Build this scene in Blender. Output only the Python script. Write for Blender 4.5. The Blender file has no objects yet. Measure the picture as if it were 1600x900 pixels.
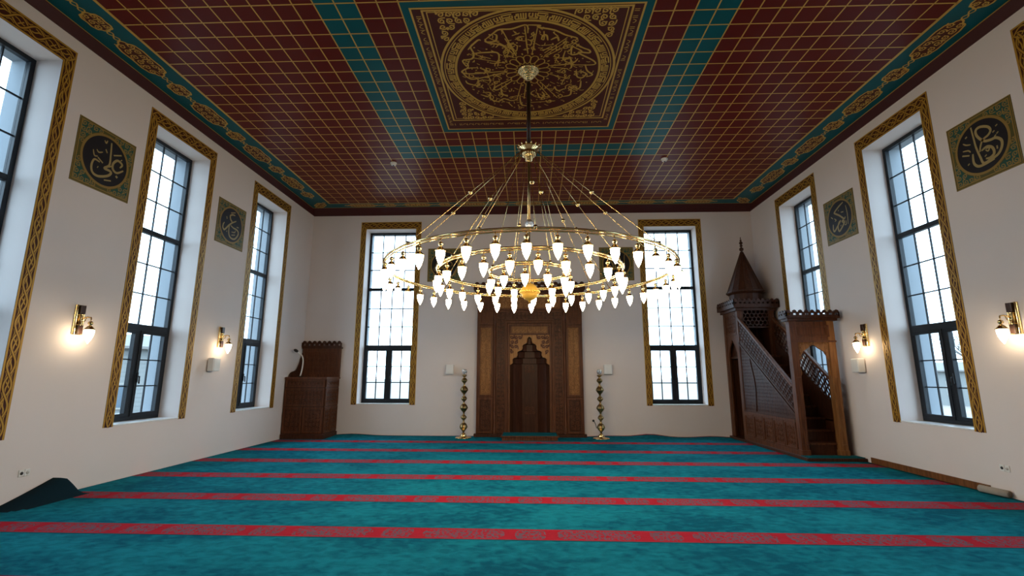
import bpy, math, random
from mathutils import Vector, Matrix
R_ = random.Random(7)
PI = math.pi
SC = bpy.context.scene
COL = SC.collection

# ------------------------------------------------------------------ materials
def _new(name):
    m = bpy.data.materials.new(name); m.use_nodes = True
    nt = m.node_tree; nt.nodes.clear()
    out = nt.nodes.new('ShaderNodeOutputMaterial')
    return m, nt, out
def node(nt, t, **kw):
    n = nt.nodes.new(t)
    for k, v in kw.items():
        if k.startswith('i_'): n.inputs[k[2:].replace('_', ' ')].default_value = v
        else: setattr(n, k, v)
    return n
def rgb(c): return (c[0], c[1], c[2], 1)
def paint(name, col, rough=.6, spec=.3, metal=0., var=.0, scale=6., bump=0., bscale=60.):
    m, nt, out = _new(name)
    b = node(nt, 'ShaderNodeBsdfPrincipled'); nt.links.new(b.outputs[0], out.inputs[0])
    b.inputs['Roughness'].default_value = rough; b.inputs['Metallic'].default_value = metal
    b.inputs['Specular IOR Level'].default_value = spec
    b.inputs['Base Color'].default_value = rgb(col)
    tc = node(nt, 'ShaderNodeTexCoord')
    if var > 0:
        nz = node(nt, 'ShaderNodeTexNoise'); nz.inputs['Scale'].default_value = scale; nz.inputs['Detail'].default_value = 4
        nt.links.new(tc.outputs['Object'], nz.inputs['Vector'])
        mx = node(nt, 'ShaderNodeMix', data_type='RGBA')
        mx.inputs['A'].default_value = rgb([c*(1-var) for c in col]); mx.inputs['B'].default_value = rgb([min(1, c*(1+var)) for c in col])
        nt.links.new(nz.outputs[0], mx.inputs['Factor']); nt.links.new(mx.outputs['Result'], b.inputs['Base Color'])
    if bump > 0:
        nb = node(nt, 'ShaderNodeTexNoise'); nb.inputs['Scale'].default_value = bscale; nb.inputs['Detail'].default_value = 3
        nt.links.new(tc.outputs['Object'], nb.inputs['Vector'])
        bp = node(nt, 'ShaderNodeBump'); bp.inputs['Strength'].default_value = bump; bp.inputs['Distance'].default_value = .01
        nt.links.new(nb.outputs[0], bp.inputs['Height']); nt.links.new(bp.outputs[0], b.inputs['Normal'])
    return m
def wood(name, c1, c2, rough=.45, scale=3.):
    m, nt, out = _new(name)
    b = node(nt, 'ShaderNodeBsdfPrincipled'); nt.links.new(b.outputs[0], out.inputs[0])
    b.inputs['Roughness'].default_value = rough; b.inputs['Specular IOR Level'].default_value = .18
    tc = node(nt, 'ShaderNodeTexCoord'); mp = node(nt, 'ShaderNodeMapping')
    mp.inputs['Scale'].default_value = (9*scale, 9*scale, .8*scale)
    nt.links.new(tc.outputs['Object'], mp.inputs[0])
    nz = node(nt, 'ShaderNodeTexNoise'); nz.inputs['Scale'].default_value = 1.2; nz.inputs['Detail'].default_value = 5; nz.inputs['Distortion'].default_value = .6
    nt.links.new(mp.outputs[0], nz.inputs['Vector'])
    cr = node(nt, 'ShaderNodeValToRGB'); cr.color_ramp.elements[0].position = .32; cr.color_ramp.elements[1].position = .68
    cr.color_ramp.elements[0].color = rgb(c1); cr.color_ramp.elements[1].color = rgb(c2)
    nt.links.new(nz.outputs[0], cr.inputs[0]); nt.links.new(cr.outputs[0], b.inputs['Base Color'])
    return m
def emit(name, col, s):
    m, nt, out = _new(name)
    e = node(nt, 'ShaderNodeEmission'); e.inputs[0].default_value = rgb(col); e.inputs[1].default_value = s
    nt.links.new(e.outputs[0], out.inputs[0]); return m
def glass(name):
    m, nt, out = _new(name)
    t = node(nt, 'ShaderNodeBsdfTransparent'); t.inputs[0].default_value = (.95, .98, 1, 1)
    g = node(nt, 'ShaderNodeBsdfGlossy'); g.inputs['Roughness'].default_value = .03
    f = node(nt, 'ShaderNodeFresnel'); ge = node(nt, 'ShaderNodeNewGeometry'); mr = node(nt, 'ShaderNodeMapRange'); mr.inputs[3].default_value = 1.3; mr.inputs[4].default_value = 1/1.3   # thin pane: same reflectance from both faces
    nt.links.new(ge.outputs['Backfacing'], mr.inputs[0]); nt.links.new(mr.outputs[0], f.inputs[0])
    mx = node(nt, 'ShaderNodeMixShader')
    nt.links.new(f.outputs[0], mx.inputs[0]); nt.links.new(t.outputs[0], mx.inputs[1]); nt.links.new(g.outputs[0], mx.inputs[2])
    nt.links.new(mx.outputs[0], out.inputs[0]); return m

LAMP_L = 36.0; SKY = 5.6
M = {}
M['wall'] = paint('wall_paint', (.72, .645, .615), .85, .2, var=.03, scale=1.5, bump=.05, bscale=180)
M['reveal'] = paint('reveal_paint', (.74, .74, .73), .8, .2)
M['stone'] = paint('outer_stone', (.29, .32, .35), .9, .2, var=.03, scale=14)
M['marble'] = paint('sill_marble', (.72, .72, .72), .3, .4, var=.18, scale=18)
M['red'] = paint('ceiling_maroon', (.108, .0085, .0065), .36, .10, var=.12, scale=3)
M['darkred'] = paint('cornice_maroon', (.050, .007, .007), .5, .3, var=.1)
M['teal'] = paint('ceiling_teal', (.002, .088, .105), .36, .12, var=.12, scale=3)
M['gold'] = paint('gold_paint', (.60, .345, .055), .38, .4, .1)
M['goldm'] = paint('gold_ornament', (.46, .25, .030), .40, .5, .2)
M['bordbg'] = paint('border_maroon', (.052, .008, .004), .55, .3)
M['medbg'] = paint('medallion_maroon', (.070, .008, .005), .45, .2)
M['alu'] = paint('anthracite_aluminium', (.010, .014, .020), .45, .3)
M['glass'] = glass('window_glass')
M['brass'] = paint('polished_brass', (.83, .60, .28), .18, .5, 1.)
M['oldbrass'] = paint('dark_brass', (.34, .23, .10), .28, .5, 1.)
M['satin'] = paint('satin_gold', (.62, .36, .06), .42, .5, .55)
M['silver'] = paint('faceted_crystal', (.8, .8, .8), .12, .8, .8, bump=1., bscale=90)
M['shade'] = emit('lamp_glass_lit', (1., .80, .52), LAMP_L)
M['sshade'] = emit('sconce_glass_lit', (1., .78, .50), 26.)
M['walnut'] = wood('walnut', (.062, .0200, .0095), (.140, .049, .020))
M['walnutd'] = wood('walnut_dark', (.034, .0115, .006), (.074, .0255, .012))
M['walnutl'] = wood('walnut_light', (.15, .060, .020), (.27, .12, .040))
M['oak'] = wood('honey_wood', (.26, .115, .035), (.40, .19, .065))
M['skirt'] = wood('skirting_wood', (.11, .042, .015), (.20, .08, .028))
M['white'] = paint('white_plastic', (.74, .73, .71), .45, .4)
M['grille'] = paint('grey_grille', (.50, .49, .48), .6, .3)
M['black'] = paint('black_plastic', (.012, .012, .013), .45, .4)
M['bronze'] = paint('dark_block', (.045, .020, .012), .35, .4)
M['olive'] = paint('panel_olive', (.085, .078, .018), .6, .3, var=.2, scale=9)
M['pteal'] = paint('panel_teal', (.016, .075, .055), .6, .3, var=.2, scale=9)
M['ink'] = paint('panel_black', (.010, .008, .010), .5, .3)
M['pgold'] = paint('panel_gold', (.27, .165, .035), .5, .4, .1)
M['cream'] = paint('letter_cream', (.33, .24, .09), .5, .4)
M['underlay'] = paint('underlay_beige', (.36, .31, .26), .9, .1, var=.1, scale=20)
M['green'] = paint('step_carpet', (.006, .095, .115), .95, .05, var=.2, scale=40)
M['seam'] = paint('carpet_seam', (.006, .02, .03), .95, .05)
# outside
M['ground'] = paint('outside_ground', (.235, .205, .18), .95, .1, var=.25, scale=.3)
M['hill'] = paint('hill_haze', (.27, .235, .21), .95, .0, var=.1, scale=.05)
M['house'] = paint('house_wall', (.20, .205, .20), .9, .1)
M['roof'] = paint('house_roof', (.17, .16, .15), .9, .1)
M['pale'] = paint('pale_wall', (.26, .25, .23), .9, .1, var=.1)
M['bark'] = paint('bark', (.17, .16, .15), .95, .1)
M['shingle'] = paint('window_dark', (.07, .10, .13), .3, .5)

def carpet_mat():
    m, nt, out = _new('teal_carpet')
    b = node(nt, 'ShaderNodeBsdfPrincipled'); nt.links.new(b.outputs[0], out.inputs[0])
    b.inputs['Roughness'].default_value = 1.; b.inputs['Specular IOR Level'].default_value = .05
    L = nt.links
    tc = node(nt, 'ShaderNodeTexCoord'); sx = node(nt, 'ShaderNodeSeparateXYZ'); L.new(tc.outputs['Object'], sx.inputs[0])
    def mth(op, a, bb=None, c=None):
        n = node(nt, 'ShaderNodeMath', operation=op)
        for i, q in enumerate((a, bb, c)):
            if q is None: continue
            if isinstance(q, (int, float)): n.inputs[i].default_value = q
            else: L.new(q, n.inputs[i])
        return n.outputs[0]
    def noise(s, sc=(1, 1, 1), det=4, dist=0.):
        mp = node(nt, 'ShaderNodeMapping'); mp.inputs['Scale'].default_value = sc; L.new(tc.outputs['Object'], mp.inputs[0])
        n = node(nt, 'ShaderNodeTexNoise'); n.inputs['Scale'].default_value = s; n.inputs['Detail'].default_value = det; n.inputs['Distortion'].default_value = dist
        L.new(mp.outputs[0], n.inputs['Vector']); return n.outputs[0]
    def mix(f, a, bb):
        n = node(nt, 'ShaderNodeMix', data_type='RGBA')
        if isinstance(f, (int, float)): n.inputs['Factor'].default_value = f
        else: L.new(f, n.inputs['Factor'])
        for k, q in (('A', a), ('B', bb)):
            if isinstance(q, tuple): n.inputs[k].default_value = rgb(q)
            else: L.new(q, n.inputs[k])
        return n.outputs['Result']
    # brushed pile: patches of lighter and darker nap
    n1 = noise(.9, (1, 1.6, 1), 6, .6); n2 = noise(8, (1, 1.5, 1), 8, .5); n3 = noise(160, (1, 1, 1), 2)
    f = mth('ADD', mth('MULTIPLY', n1, .5), mth('MULTIPLY', n2, .5))
    cr = node(nt, 'ShaderNodeMapRange'); cr.inputs[1].default_value = .40; cr.inputs[2].default_value = .60; L.new(f, cr.inputs[0])
    teal = mix(cr.outputs[0], (.002, .112, .170), (.008, .245, .310))
    # repeat in y: one prayer row every 1.302 m
    y = mth('ADD', sx.outputs[1], mth('MULTIPLY', sx.outputs[0], .006))
    ph = mth('SUBTRACT', mth('FRACT', mth('DIVIDE', mth('SUBTRACT', y, 4.94-.651), 1.302)), .5)
    d = mth('MULTIPLY', ph, 1.302)                 # metres from the stripe's middle line
    ad = mth('ABSOLUTE', d)
    stripe = mth('LESS_THAN', ad, .158)
    # ornament: grey blue arabesque, in long cartouches with plain red gaps
    mp = node(nt, 'ShaderNodeCombineXYZ'); L.new(sx.outputs[0], mp.inputs[0]); L.new(d, mp.inputs[1])
    def vor(s, feat='DISTANCE_TO_EDGE'):
        v = node(nt, 'ShaderNodeTexVoronoi', feature=feat); v.inputs['Scale'].default_value = s; v.inputs['Randomness'].default_value = .8
        L.new(mp.outputs[0], v.inputs['Vector']); return v.outputs[0]
    v1 = mth('LESS_THAN', vor(17), .058)
    wv = node(nt, 'ShaderNodeTexWave', wave_type='RINGS', rings_direction='SPHERICAL'); wv.inputs['Scale'].default_value = 5; wv.inputs['Distortion'].default_value = 9; wv.inputs['Detail'].default_value = 2; wv.inputs['Detail Scale'].default_value = 3
    L.new(mp.outputs[0], wv.inputs['Vector'])
    v2 = mth('GREATER_THAN', wv.outputs[1], .80)
    orn = mth('MAXIMUM', v1, v2)
    def carto(off, half):     # long and short cartouches in turn, 1.3 m repeat
        uu = mth('MULTIPLY', mth('ABSOLUTE', mth('SUBTRACT', mth('FRACT', mth('ADD', mth('DIVIDE', sx.outputs[0], 1.3), off)), .5)), 1.3/half)
        return mth('LESS_THAN', mth('ADD', mth('MULTIPLY', uu, uu), mth('MULTIPLY', mth('MULTIPLY', ad, ad), 18.)), 1.)
    inside = mth('MAXIMUM', carto(0., .40), carto(.5, .15))
    orn = mth('MULTIPLY', mth('MULTIPLY', orn, inside), mth('LESS_THAN', ad, .128))
    edge = mth('GREATER_THAN', ad, .143)
    redc = mix(n2, (.42, .011, .024), (.54, .016, .032))
    redc = mix(mth('MULTIPLY', orn, .75), redc, (.10, .13, .17))
    redc = mix(mth('MULTIPLY', edge, .5), redc, (.25, .02, .03))
    colr = mix(stripe, teal, redc)
    # seam line in front of each stripe
    seam = mth('LESS_THAN', mth('ABSOLUTE', mth('ADD', d, .172)), .009)
    colr = mix(mth('MULTIPLY', seam, .8), colr, (.004, .02, .03))
    colr2 = mix(mth('MULTIPLY', n3, .35), colr, (.0, .03, .05))
    L.new(colr2, b.inputs['Base Color'])
    bp = node(nt, 'ShaderNodeBump'); bp.inputs['Strength'].default_value = .6; bp.inputs['Distance'].default_value = .01
    L.new(mth('ADD', n3, mth('MULTIPLY', n2, 1.5)), bp.inputs['Height']); L.new(bp.outputs[0], b.inputs['Normal'])
    return m
M['carpet'] = carpet_mat()

# ------------------------------------------------------------------ mesh building
class MB:
    def __init__(s): s.v = []; s.f = []; s.m = []; s.s = []
    def add(s, vs, fs, mat=0, smooth=False):
        o = len(s.v); s.v += [tuple(v) for v in vs]
        for f in fs: s.f.append(tuple(i+o for i in f)); s.m.append(mat); s.s.append(smooth)
    def box(s, x0, x1, y0, y1, z0, z1, mat=0):
        s.add([(x0,y0,z0),(x1,y0,z0),(x1,y1,z0),(x0,y1,z0),(x0,y0,z1),(x1,y0,z1),(x1,y1,z1),(x0,y1,z1)],
              [(0,3,2,1),(4,5,6,7),(0,1,5,4),(1,2,6,5),(2,3,7,6),(3,0,4,7)], mat)
    def prism(s, poly, fn, h0, h1, mat=0):
        n = len(poly); a = [fn(p[0], p[1], h0) for p in poly]; b = [fn(p[0], p[1], h1) for p in poly]
        s.add(a+b, [tuple(range(n))[::-1], tuple(range(n, 2*n))]+[(i, (i+1) % n, (i+1) % n+n, i+n) for i in range(n)], mat)
    def quad(s, pts, mat=0): s.add(pts, [tuple(range(len(pts)))], mat)
    def ribbon(s, pts, w, fn, h=0., mat=0, closed=False, hs=None, ws=None):
        n = len(pts)
        if n < 2: return
        s.k = getattr(s, 'k', 0)+1; h += (s.k*37 % 101)*8e-6     # strokes that cross never lie in one plane
        vs = []
        for i in range(n):
            if closed: a, b = pts[i-1], pts[(i+1) % n]
            else: a, b = pts[max(0, i-1)], pts[min(n-1, i+1)]
            dx, dy = b[0]-a[0], b[1]-a[1]; l = math.hypot(dx, dy) or 1
            ww = (ws[i] if ws else w)/2; nx, ny = -dy/l*ww, dx/l*ww
            hh = h+(hs[i] if hs else 0)
            vs += [fn(pts[i][0]+nx, pts[i][1]+ny, hh), fn(pts[i][0]-nx, pts[i][1]-ny, hh)]
        fs = [(2*i, 2*i+1, 2*i+3, 2*i+2) for i in range(n-1)]
        if closed: fs.append((2*n-2, 2*n-1, 1, 0))
        s.add(vs, fs, mat)
    def rib3(s, pts, w, fn, h0, h1, mat=0, closed=False):   # raised ribbon with side walls
        n = len(pts)
        if n < 2: return
        vs = []
        for i in range(n):
            if closed: a, b = pts[i-1], pts[(i+1) % n]
            else: a, b = pts[max(0, i-1)], pts[min(n-1, i+1)]
            dx, dy = b[0]-a[0], b[1]-a[1]; l = math.hypot(dx, dy) or 1
            nx, ny = -dy/l*w/2, dx/l*w/2
            for (k, h) in ((1, h0), (1, h1), (-1, h1), (-1, h0)): vs.append(fn(pts[i][0]+k*nx, pts[i][1]+k*ny, h))
        fs = []
        for i in range(n if closed else n-1):
            j = (i+1) % n
            for k in range(4): fs.append((4*i+k, 4*i+(k+1) % 4, 4*j+(k+1) % 4, 4*j+k))
        if not closed: fs += [(0, 1, 2, 3), (4*n-1, 4*n-2, 4*n-3, 4*n-4)]
        s.add(vs, fs, mat)
    def lathe(s, prof, seg=16, c=(0, 0, 0), mat=0, smooth=True):
        vs = []; n = len(prof)
        for k in range(seg):
            a = 2*PI*k/seg
            for r, z in prof: vs.append((c[0]+r*math.cos(a), c[1]+r*math.sin(a), c[2]+z))
        fs = [(k*n+i, ((k+1) % seg)*n+i, ((k+1) % seg)*n+i+1, k*n+i+1) for k in range(seg) for i in range(n-1)]
        s.add(vs, fs, mat, smooth)
    def tube(s, pts, r, seg=8, mat=0, closed=False, smooth=True):
        P = [Vector(p) for p in pts]; n = len(P); vs = []; up = Vector((0, 0, 1)); prev = None
        for i in range(n):
            if closed: t = P[(i+1) % n]-P[i-1]
            else: t = P[min(n-1, i+1)]-P[max(0, i-1)]
            t.normalize()
            a = prev if prev is not None else (up if abs(t.dot(up)) < .9 else Vector((1, 0, 0)))
            a = (a-t*a.dot(t)).normalized(); b = t.cross(a); prev = a
            rr = r[i] if isinstance(r, (list, tuple)) else r
            for k in range(seg):
                q = 2*PI*k/seg; vs.append(P[i]+(a*math.cos(q)+b*math.sin(q))*rr)
        fs = []
        for i in range(n if closed else n-1):
            j = (i+1) % n
            for k in range(seg): fs.append((i*seg+k, i*seg+(k+1) % seg, j*seg+(k+1) % seg, j*seg+k))
        if not closed: fs += [tuple(range(seg))[::-1], tuple(range((n-1)*seg, n*seg))]
        s.add(vs, fs, mat, smooth)

def ob(name, mb, mats, parent=None, off=None, bevel=0.):
    me = bpy.data.meshes.new(name)
    vs = mb.v
    if off is not None: vs = [(v[0]-off[0], v[1]-off[1], v[2]-off[2]) for v in vs]
    me.from_pydata(vs, [], mb.f)
    for k in (mats if isinstance(mats, (list, tuple)) else [mats]): me.materials.append(M[k])
    me.polygons.foreach_set('material_index', mb.m); me.polygons.foreach_set('use_smooth', mb.s)
    me.update()
    o = bpy.data.objects.new(name, me); COL.objects.link(o)
    if parent is not None: o.parent = parent
    if bevel:
        b = o.modifiers.new('edge', 'BEVEL'); b.width = bevel; b.segments = 2; b.limit_method = 'ANGLE'
    return o
def empty(name, loc=(0, 0, 0), rz=0.):
    o = bpy.data.objects.new(name, None); COL.objects.link(o); o.location = loc; o.rotation_euler = (0, 0, rz); o.empty_display_size = .1
    return o
def tag(o, label, cat, group=None, kind=None):
    o['label'] = label; o['category'] = cat
    if group: o['group'] = group
    if kind: o['kind'] = kind
    return o
def struct(o): o['kind'] = 'structure'; return o
def copy_tree(o, parent=None):
    c = o.copy(); COL.objects.link(c)
    if parent is not None: c.parent = parent
    for ch in o.children: copy_tree(ch, c)
    return c
I3 = lambda a, b, h: (a, b, h)
XZ = lambda y0: (lambda a, b, h: (a, y0-h, b))          # plane facing -y
def smooth_line(pts, n=6, closed=False):
    if len(pts) < 3: return list(pts)
    out = []; N = len(pts); rng = N if closed else N-1
    for i in range(rng):
        p1, p2 = pts[i], pts[(i+1) % N]
        p0 = pts[i-1] if (closed or i > 0) else p1
        p3 = pts[(i+2) % N] if (closed or i+2 < N) else p2
        for k in range(n):
            t = k/n
            out.append(tuple(.5*(2*p1[j]+(p2[j]-p0[j])*t+(2*p0[j]-5*p1[j]+4*p2[j]-p3[j])*t*t+(3*p1[j]-p0[j]-3*p2[j]+p3[j])*t**3) for j in (0, 1)))
    if not closed: out.append(tuple(pts[-1]))
    return out
def vines(w, h, cell, rnd, inside=None):
    """strokes of a scrolling leaf ornament filling a w x h field centred on 0"""
    st = []; nx = max(1, round(w/cell)); ny = max(1, round(h/cell)); cx, cy = w/nx, h/ny
    for i in range(nx):
        for j in range(ny):
            x, y = -w/2+(i+.5)*cx, -h/2+(j+.5)*cy
            if inside and not inside(x, y): continue
            r = min(cx, cy)*.46; sg = 1 if (i+j) % 2 else -1; a0 = (i*2+j)*PI/2+rnd.uniform(-.2, .2)
            sp = []
            for k in range(13):
                t = k/12; a = a0+sg*t*1.55*2*PI*.9; rr = r*(1-.82*t)
                sp.append((x+rr*math.cos(a), y+rr*math.sin(a)))
            st.append(sp)
            a1 = a0+PI*.75
            st.append([(x+r*1.05*math.cos(a1), y+r*1.05*math.sin(a1)), (x+r*.72*math.cos(a1+.5), y+r*.72*math.sin(a1+.5))])
            st.append([(x+r*math.cos(a0), y+r*math.sin(a0)), (x+cx*.5*(1 if math.cos(a0) > 0 else -1), y+cy*.5*(1 if math.sin(a0) > 0 else -1))])
    return st
def carve(mb, w, h, cell, width, fn, h0, h1, mat=0, seed=1, inside=None):
    for s in vines(w, h, cell, random.Random(seed), inside): mb.rib3(s, width, fn, h0, h1, mat)
def frame_rect(mb, x0, x1, z0, z1, t, fn, h0, h1, mat=0):
    for (a, b, c, d) in ((x0, x1, z0, z0+t), (x0, x1, z1-t, z1), (x0, x0+t, z0+t, z1-t), (x1-t, x1, z0+t, z1-t)):
        mb.prism([(a, c), (b, c), (b, d), (a, d)], fn, h0, h1, mat)
MED=[[(-0.31,-0.92),(-0.16,-0.54)],[(-0.02,-0.91),(0.01,-0.59)],[(0.11,-0.9),(0.07,-0.59)],[(0.65,-0.8),(0.23,-0.5)],[(0.55,-0.83),(0.25,-0.54)],[(-0.59,-0.92),(-0.55,-0.84),(-0.36,-0.78),(-0.21,-0.6)],[(-0.81,-0.62),(-0.61,-0.64),(-0.42,-0.61),(-0.45,-0.32)],[(-0.8,-0.53),(-0.33,-0.39)],[(-0.76,-0.6),(-0.54,-0.5)],[(-0.78,-0.93),(-0.81,-0.77),(-0.78,-0.62),(-0.82,-0.51),(-0.96,-0.47),(-0.92,-0.33)],[(-0.3,-0.21),(-0.69,-0.17),(-0.92,-0.16),(-1.01,-0.21),(-0.91,-0.29),(-0.75,-0.3)],[(-1.01,-0.21),(-0.93,-0.06),(-0.8,-0.03),(-0.31,-0.19)],[(-0.24,-0.01),(-0.53,0.21),(-0.48,0.27),(-0.24,0.04)],[(-0.98,0.01),(-0.95,0.09),(-0.8,0.15),(-0.76,0.08)],[(-0.61,0.38),(-0.62,0.52),(-0.51,0.61),(-0.4,0.53),(-0.27,0.59),(-0.16,0.54)],[(-0.09,0.09),(-0.18,0.56)],[(-0.02,0.12),(-0.06,0.54)],[(-0.13,0.48),(-0.1,0.72),(0.04,0.75)],[(0.14,0.08),(0.38,0.52)],[(0.2,0.08),(0.5,0.53)],[(0.16,0.38),(0.21,0.52),(0.28,0.46),(0.24,0.35)],[(0.59,0.5),(0.71,0.45),(0.71,0.28)],[(0.75,-0.18),(0.78,-0.03),(0.86,-0.0),(0.91,-0.1),(0.83,-0.15)],[(0.87,-0.32),(0.92,-0.17),(1.01,-0.07),(0.92,-0.02)],[(0.33,-0.31),(0.66,-0.35),(0.75,-0.46)],[(0.35,-0.28),(0.62,-0.23)],[(0.64,-0.72),(0.65,-0.55),(0.79,-0.61),(0.65,-0.72)],[(0.66,-0.8),(0.8,-0.69),(0.92,-0.65),(0.9,-0.58),(0.74,-0.59),(0.99,-0.4),(0.99,-0.31),(0.66,-0.32)],[(0.55,-0.64),(0.53,-0.44),(0.63,-0.48),(0.67,-0.28),(0.64,-0.23)],[(0.85,0.08),(0.85,0.26),(0.79,0.29)],[(0.04,0.66),(0.47,0.62)],[(-0.43,0.24),(-0.42,0.38),(-0.33,0.47)],[(-0.78,0.4),(-0.66,0.45),(-0.62,0.35),(-0.74,0.34)],[(0.32,-0.12),(0.64,0.02)],[(0.43,0.22),(0.5,0.33),(0.6,0.28)],[(-0.58,-0.91),(-0.46,-1.03),(-0.4,-1.15),(-0.21,-1.1),(-0.01,-1.17),(0.01,-1.01)],[(-0.53,-0.94),(-0.22,-0.69)],[(0.01,-1.17),(0.1,-1.22),(0.19,-1.19),(0.15,-1.12),(0.37,-1.06),(0.53,-0.96),(0.71,-0.92),(0.68,-0.86)],[(-0.86,-0.71),(-0.84,-0.85),(-0.72,-0.94),(-0.65,-0.89)],[(0.2,-0.88),(0.22,-0.96),(0.27,-0.96),(0.29,-0.86)],[(0.33,-0.87),(0.42,-0.92),(0.44,-0.84)],[(-0.34,-1.09),(-0.17,-0.58)],[(-0.03,-1.14),(0.01,-0.61)],[(0.14,-1.1),(0.08,-0.65)],[(0.56,-0.91),(0.25,-0.6)],[(-0.21,-0.97),(-0.1,-1.02)],[(-0.17,-0.89),(-0.08,-0.94)],[(0.2,-0.76),(0.38,-0.77)],[(0.22,-0.67),(0.32,-0.69)],[(-0.58,-0.91),(-0.58,-0.86),(-0.45,-0.87),(-0.42,-0.98),(-0.46,-1.01)]]
ALI=[[(0.044,0.307),(0.06,0.127),(0.063,-0.027),(-0.005,-0.105),(0.086,-0.109),(0.108,-0.138),(0.053,-0.201),(-0.08,-0.26),(-0.169,-0.241),(-0.201,-0.151),(-0.173,-0.048),(-0.087,-0.052)],[(0.3,-0.012),(0.2,-0.089),(0.127,-0.059),(0.12,0.024),(0.184,0.098),(0.267,0.069),(0.235,0.006)],[(0.119,-0.016),(0.06,-0.059)],[(-0.213,0.082),(-0.183,0.007),(-0.131,0.018)],[(-0.163,0.108),(-0.127,0.08),(-0.068,0.11)],[(-0.128,0.004),(-0.04,-0.045)],[(-0.069,0.294),(-0.039,0.263),(-0.023,0.311)],[(-0.031,0.175),(0.001,0.129)],[(0.107,0.143),(0.234,0.202)],[(0.018,-0.277),(0.127,-0.245)],[(0.238,0.135),(0.249,0.124)],[(-0.112,-0.132),(-0.1,-0.137)],[(0.192,-0.139),(0.221,-0.158)]]
UMAR=[[(0.087,0.24),(-0.002,0.231),(-0.072,0.184),(-0.048,0.113),(0.004,0.072),(-0.021,0.021)],[(0.141,0.133),(0.007,0.052),(-0.089,-0.03),(-0.161,-0.111),(-0.217,-0.16),(-0.265,-0.13),(-0.266,-0.061),(-0.234,-0.007)],[(-0.068,-0.024),(-0.072,-0.125),(-0.042,-0.23),(0.043,-0.276),(0.153,-0.258),(0.239,-0.159),(0.249,-0.082),(0.184,-0.044),(0.068,-0.037),(-0.026,-0.01)],[(-0.062,0.253),(0.087,0.306)],[(0.019,-0.14),(0.129,-0.12),(0.143,-0.072)],[(0.031,-0.208),(0.149,-0.172)],[(-0.14,-0.168),(-0.124,-0.173)],[(0.174,0.012),(0.243,0.019)],[(-0.184,0.138),(-0.164,0.087)]]
ABU=[[(0.218,0.195),(0.241,0.011),(0.228,-0.201)],[(0.155,0.281),(0.025,0.24),(-0.125,0.168),(-0.12,0.138),(0.009,0.051),(0.13,-0.053),(0.174,-0.027)],[(0.029,-0.053),(-0.039,-0.085),(-0.078,-0.183),(-0.052,-0.26),(0.027,-0.217),(0.099,-0.158),(0.127,-0.12),(0.095,-0.075),(0.062,-0.091),(0.104,-0.132)],[(0.027,-0.065),(-0.081,-0.141),(-0.19,-0.217),(-0.225,-0.178),(-0.214,-0.069)],[(0.179,-0.103),(0.173,-0.183),(0.125,-0.18)],[(0.06,0.102),(0.137,0.088)],[(0.009,-0.156),(0.02,-0.169)],[(-0.161,0.04),(-0.106,-0.007),(-0.151,-0.02)],[(-0.256,0.101),(-0.201,0.053)],[(-0.009,0.169),(-0.0,0.155)]]
UTH=[[(-0.095,0.319),(-0.082,0.132),(-0.073,0.014),(-0.04,-0.147),(-0.011,-0.24),(0.081,-0.237),(0.19,-0.213),(0.255,-0.139),(0.265,-0.053),(0.204,0.011),(0.131,0.019),(0.045,0.049),(-0.03,0.153),(-0.038,0.238),(0.023,0.261),(0.123,0.212),(0.156,0.147),(0.116,0.098),(0.033,0.07),(-0.012,-0.002),(-0.033,-0.071)],[(-0.009,-0.067),(0.073,-0.045),(0.139,-0.095),(0.146,-0.176),(0.087,-0.209),(0.028,-0.196)],[(-0.134,-0.052),(-0.142,-0.178),(-0.092,-0.25),(-0.0,-0.261),(0.139,-0.25)],[(0.053,-0.067),(0.098,-0.074),(0.076,-0.11),(0.044,-0.078)],[(0.187,0.114),(0.194,0.098)],[(0.231,0.074),(0.239,0.06)],[(0.197,0.049),(0.205,0.035)],[(0.236,0.175),(0.243,0.16)],[(0.03,-0.149),(0.038,-0.164)],[(-0.189,0.225),(-0.18,0.207)],[(-0.221,-0.16),(-0.212,-0.174)],[(-0.245,0.152),(-0.202,0.113),(-0.14,0.089)],[(-0.266,0.046),(-0.186,0.022),(-0.16,-0.015)],[(-0.286,-0.011),(-0.184,-0.052)],[(0.199,-0.095),(0.197,-0.14)]]
# ------------------------------------------------------------------ room
XL, XR, D, H0, HC, YF = -6.105, 6.09, 12.652, 5.98, 6.13, -2.4
WIN_S = [1.75, 4.68, 7.61, 10.54]            # window centres along each side wall
ZB, ZT = .80, 5.58
def wall_mesh(u0, u1, opens, hw):
    mb = MB()
    for (y0, y1, m) in ((0, .42, 0), (.42, .70, 1)):
        us = [u0]+[q for c in opens for q in (c-hw, c+hw)]+[u1]
        for i in range(0, len(us), 2): mb.box(us[i], us[i+1], y0, y1, -.25, HC, m)
        for c in opens:
            mb.box(c-hw, c+hw, y0, y1, -.25, ZB-.02, m); mb.box(c-hw, c+hw, y0, y1, ZT, HC, m)
    return mb
RZ = {'left': PI/2, 'right': -PI/2, 'back': 0.}
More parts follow.
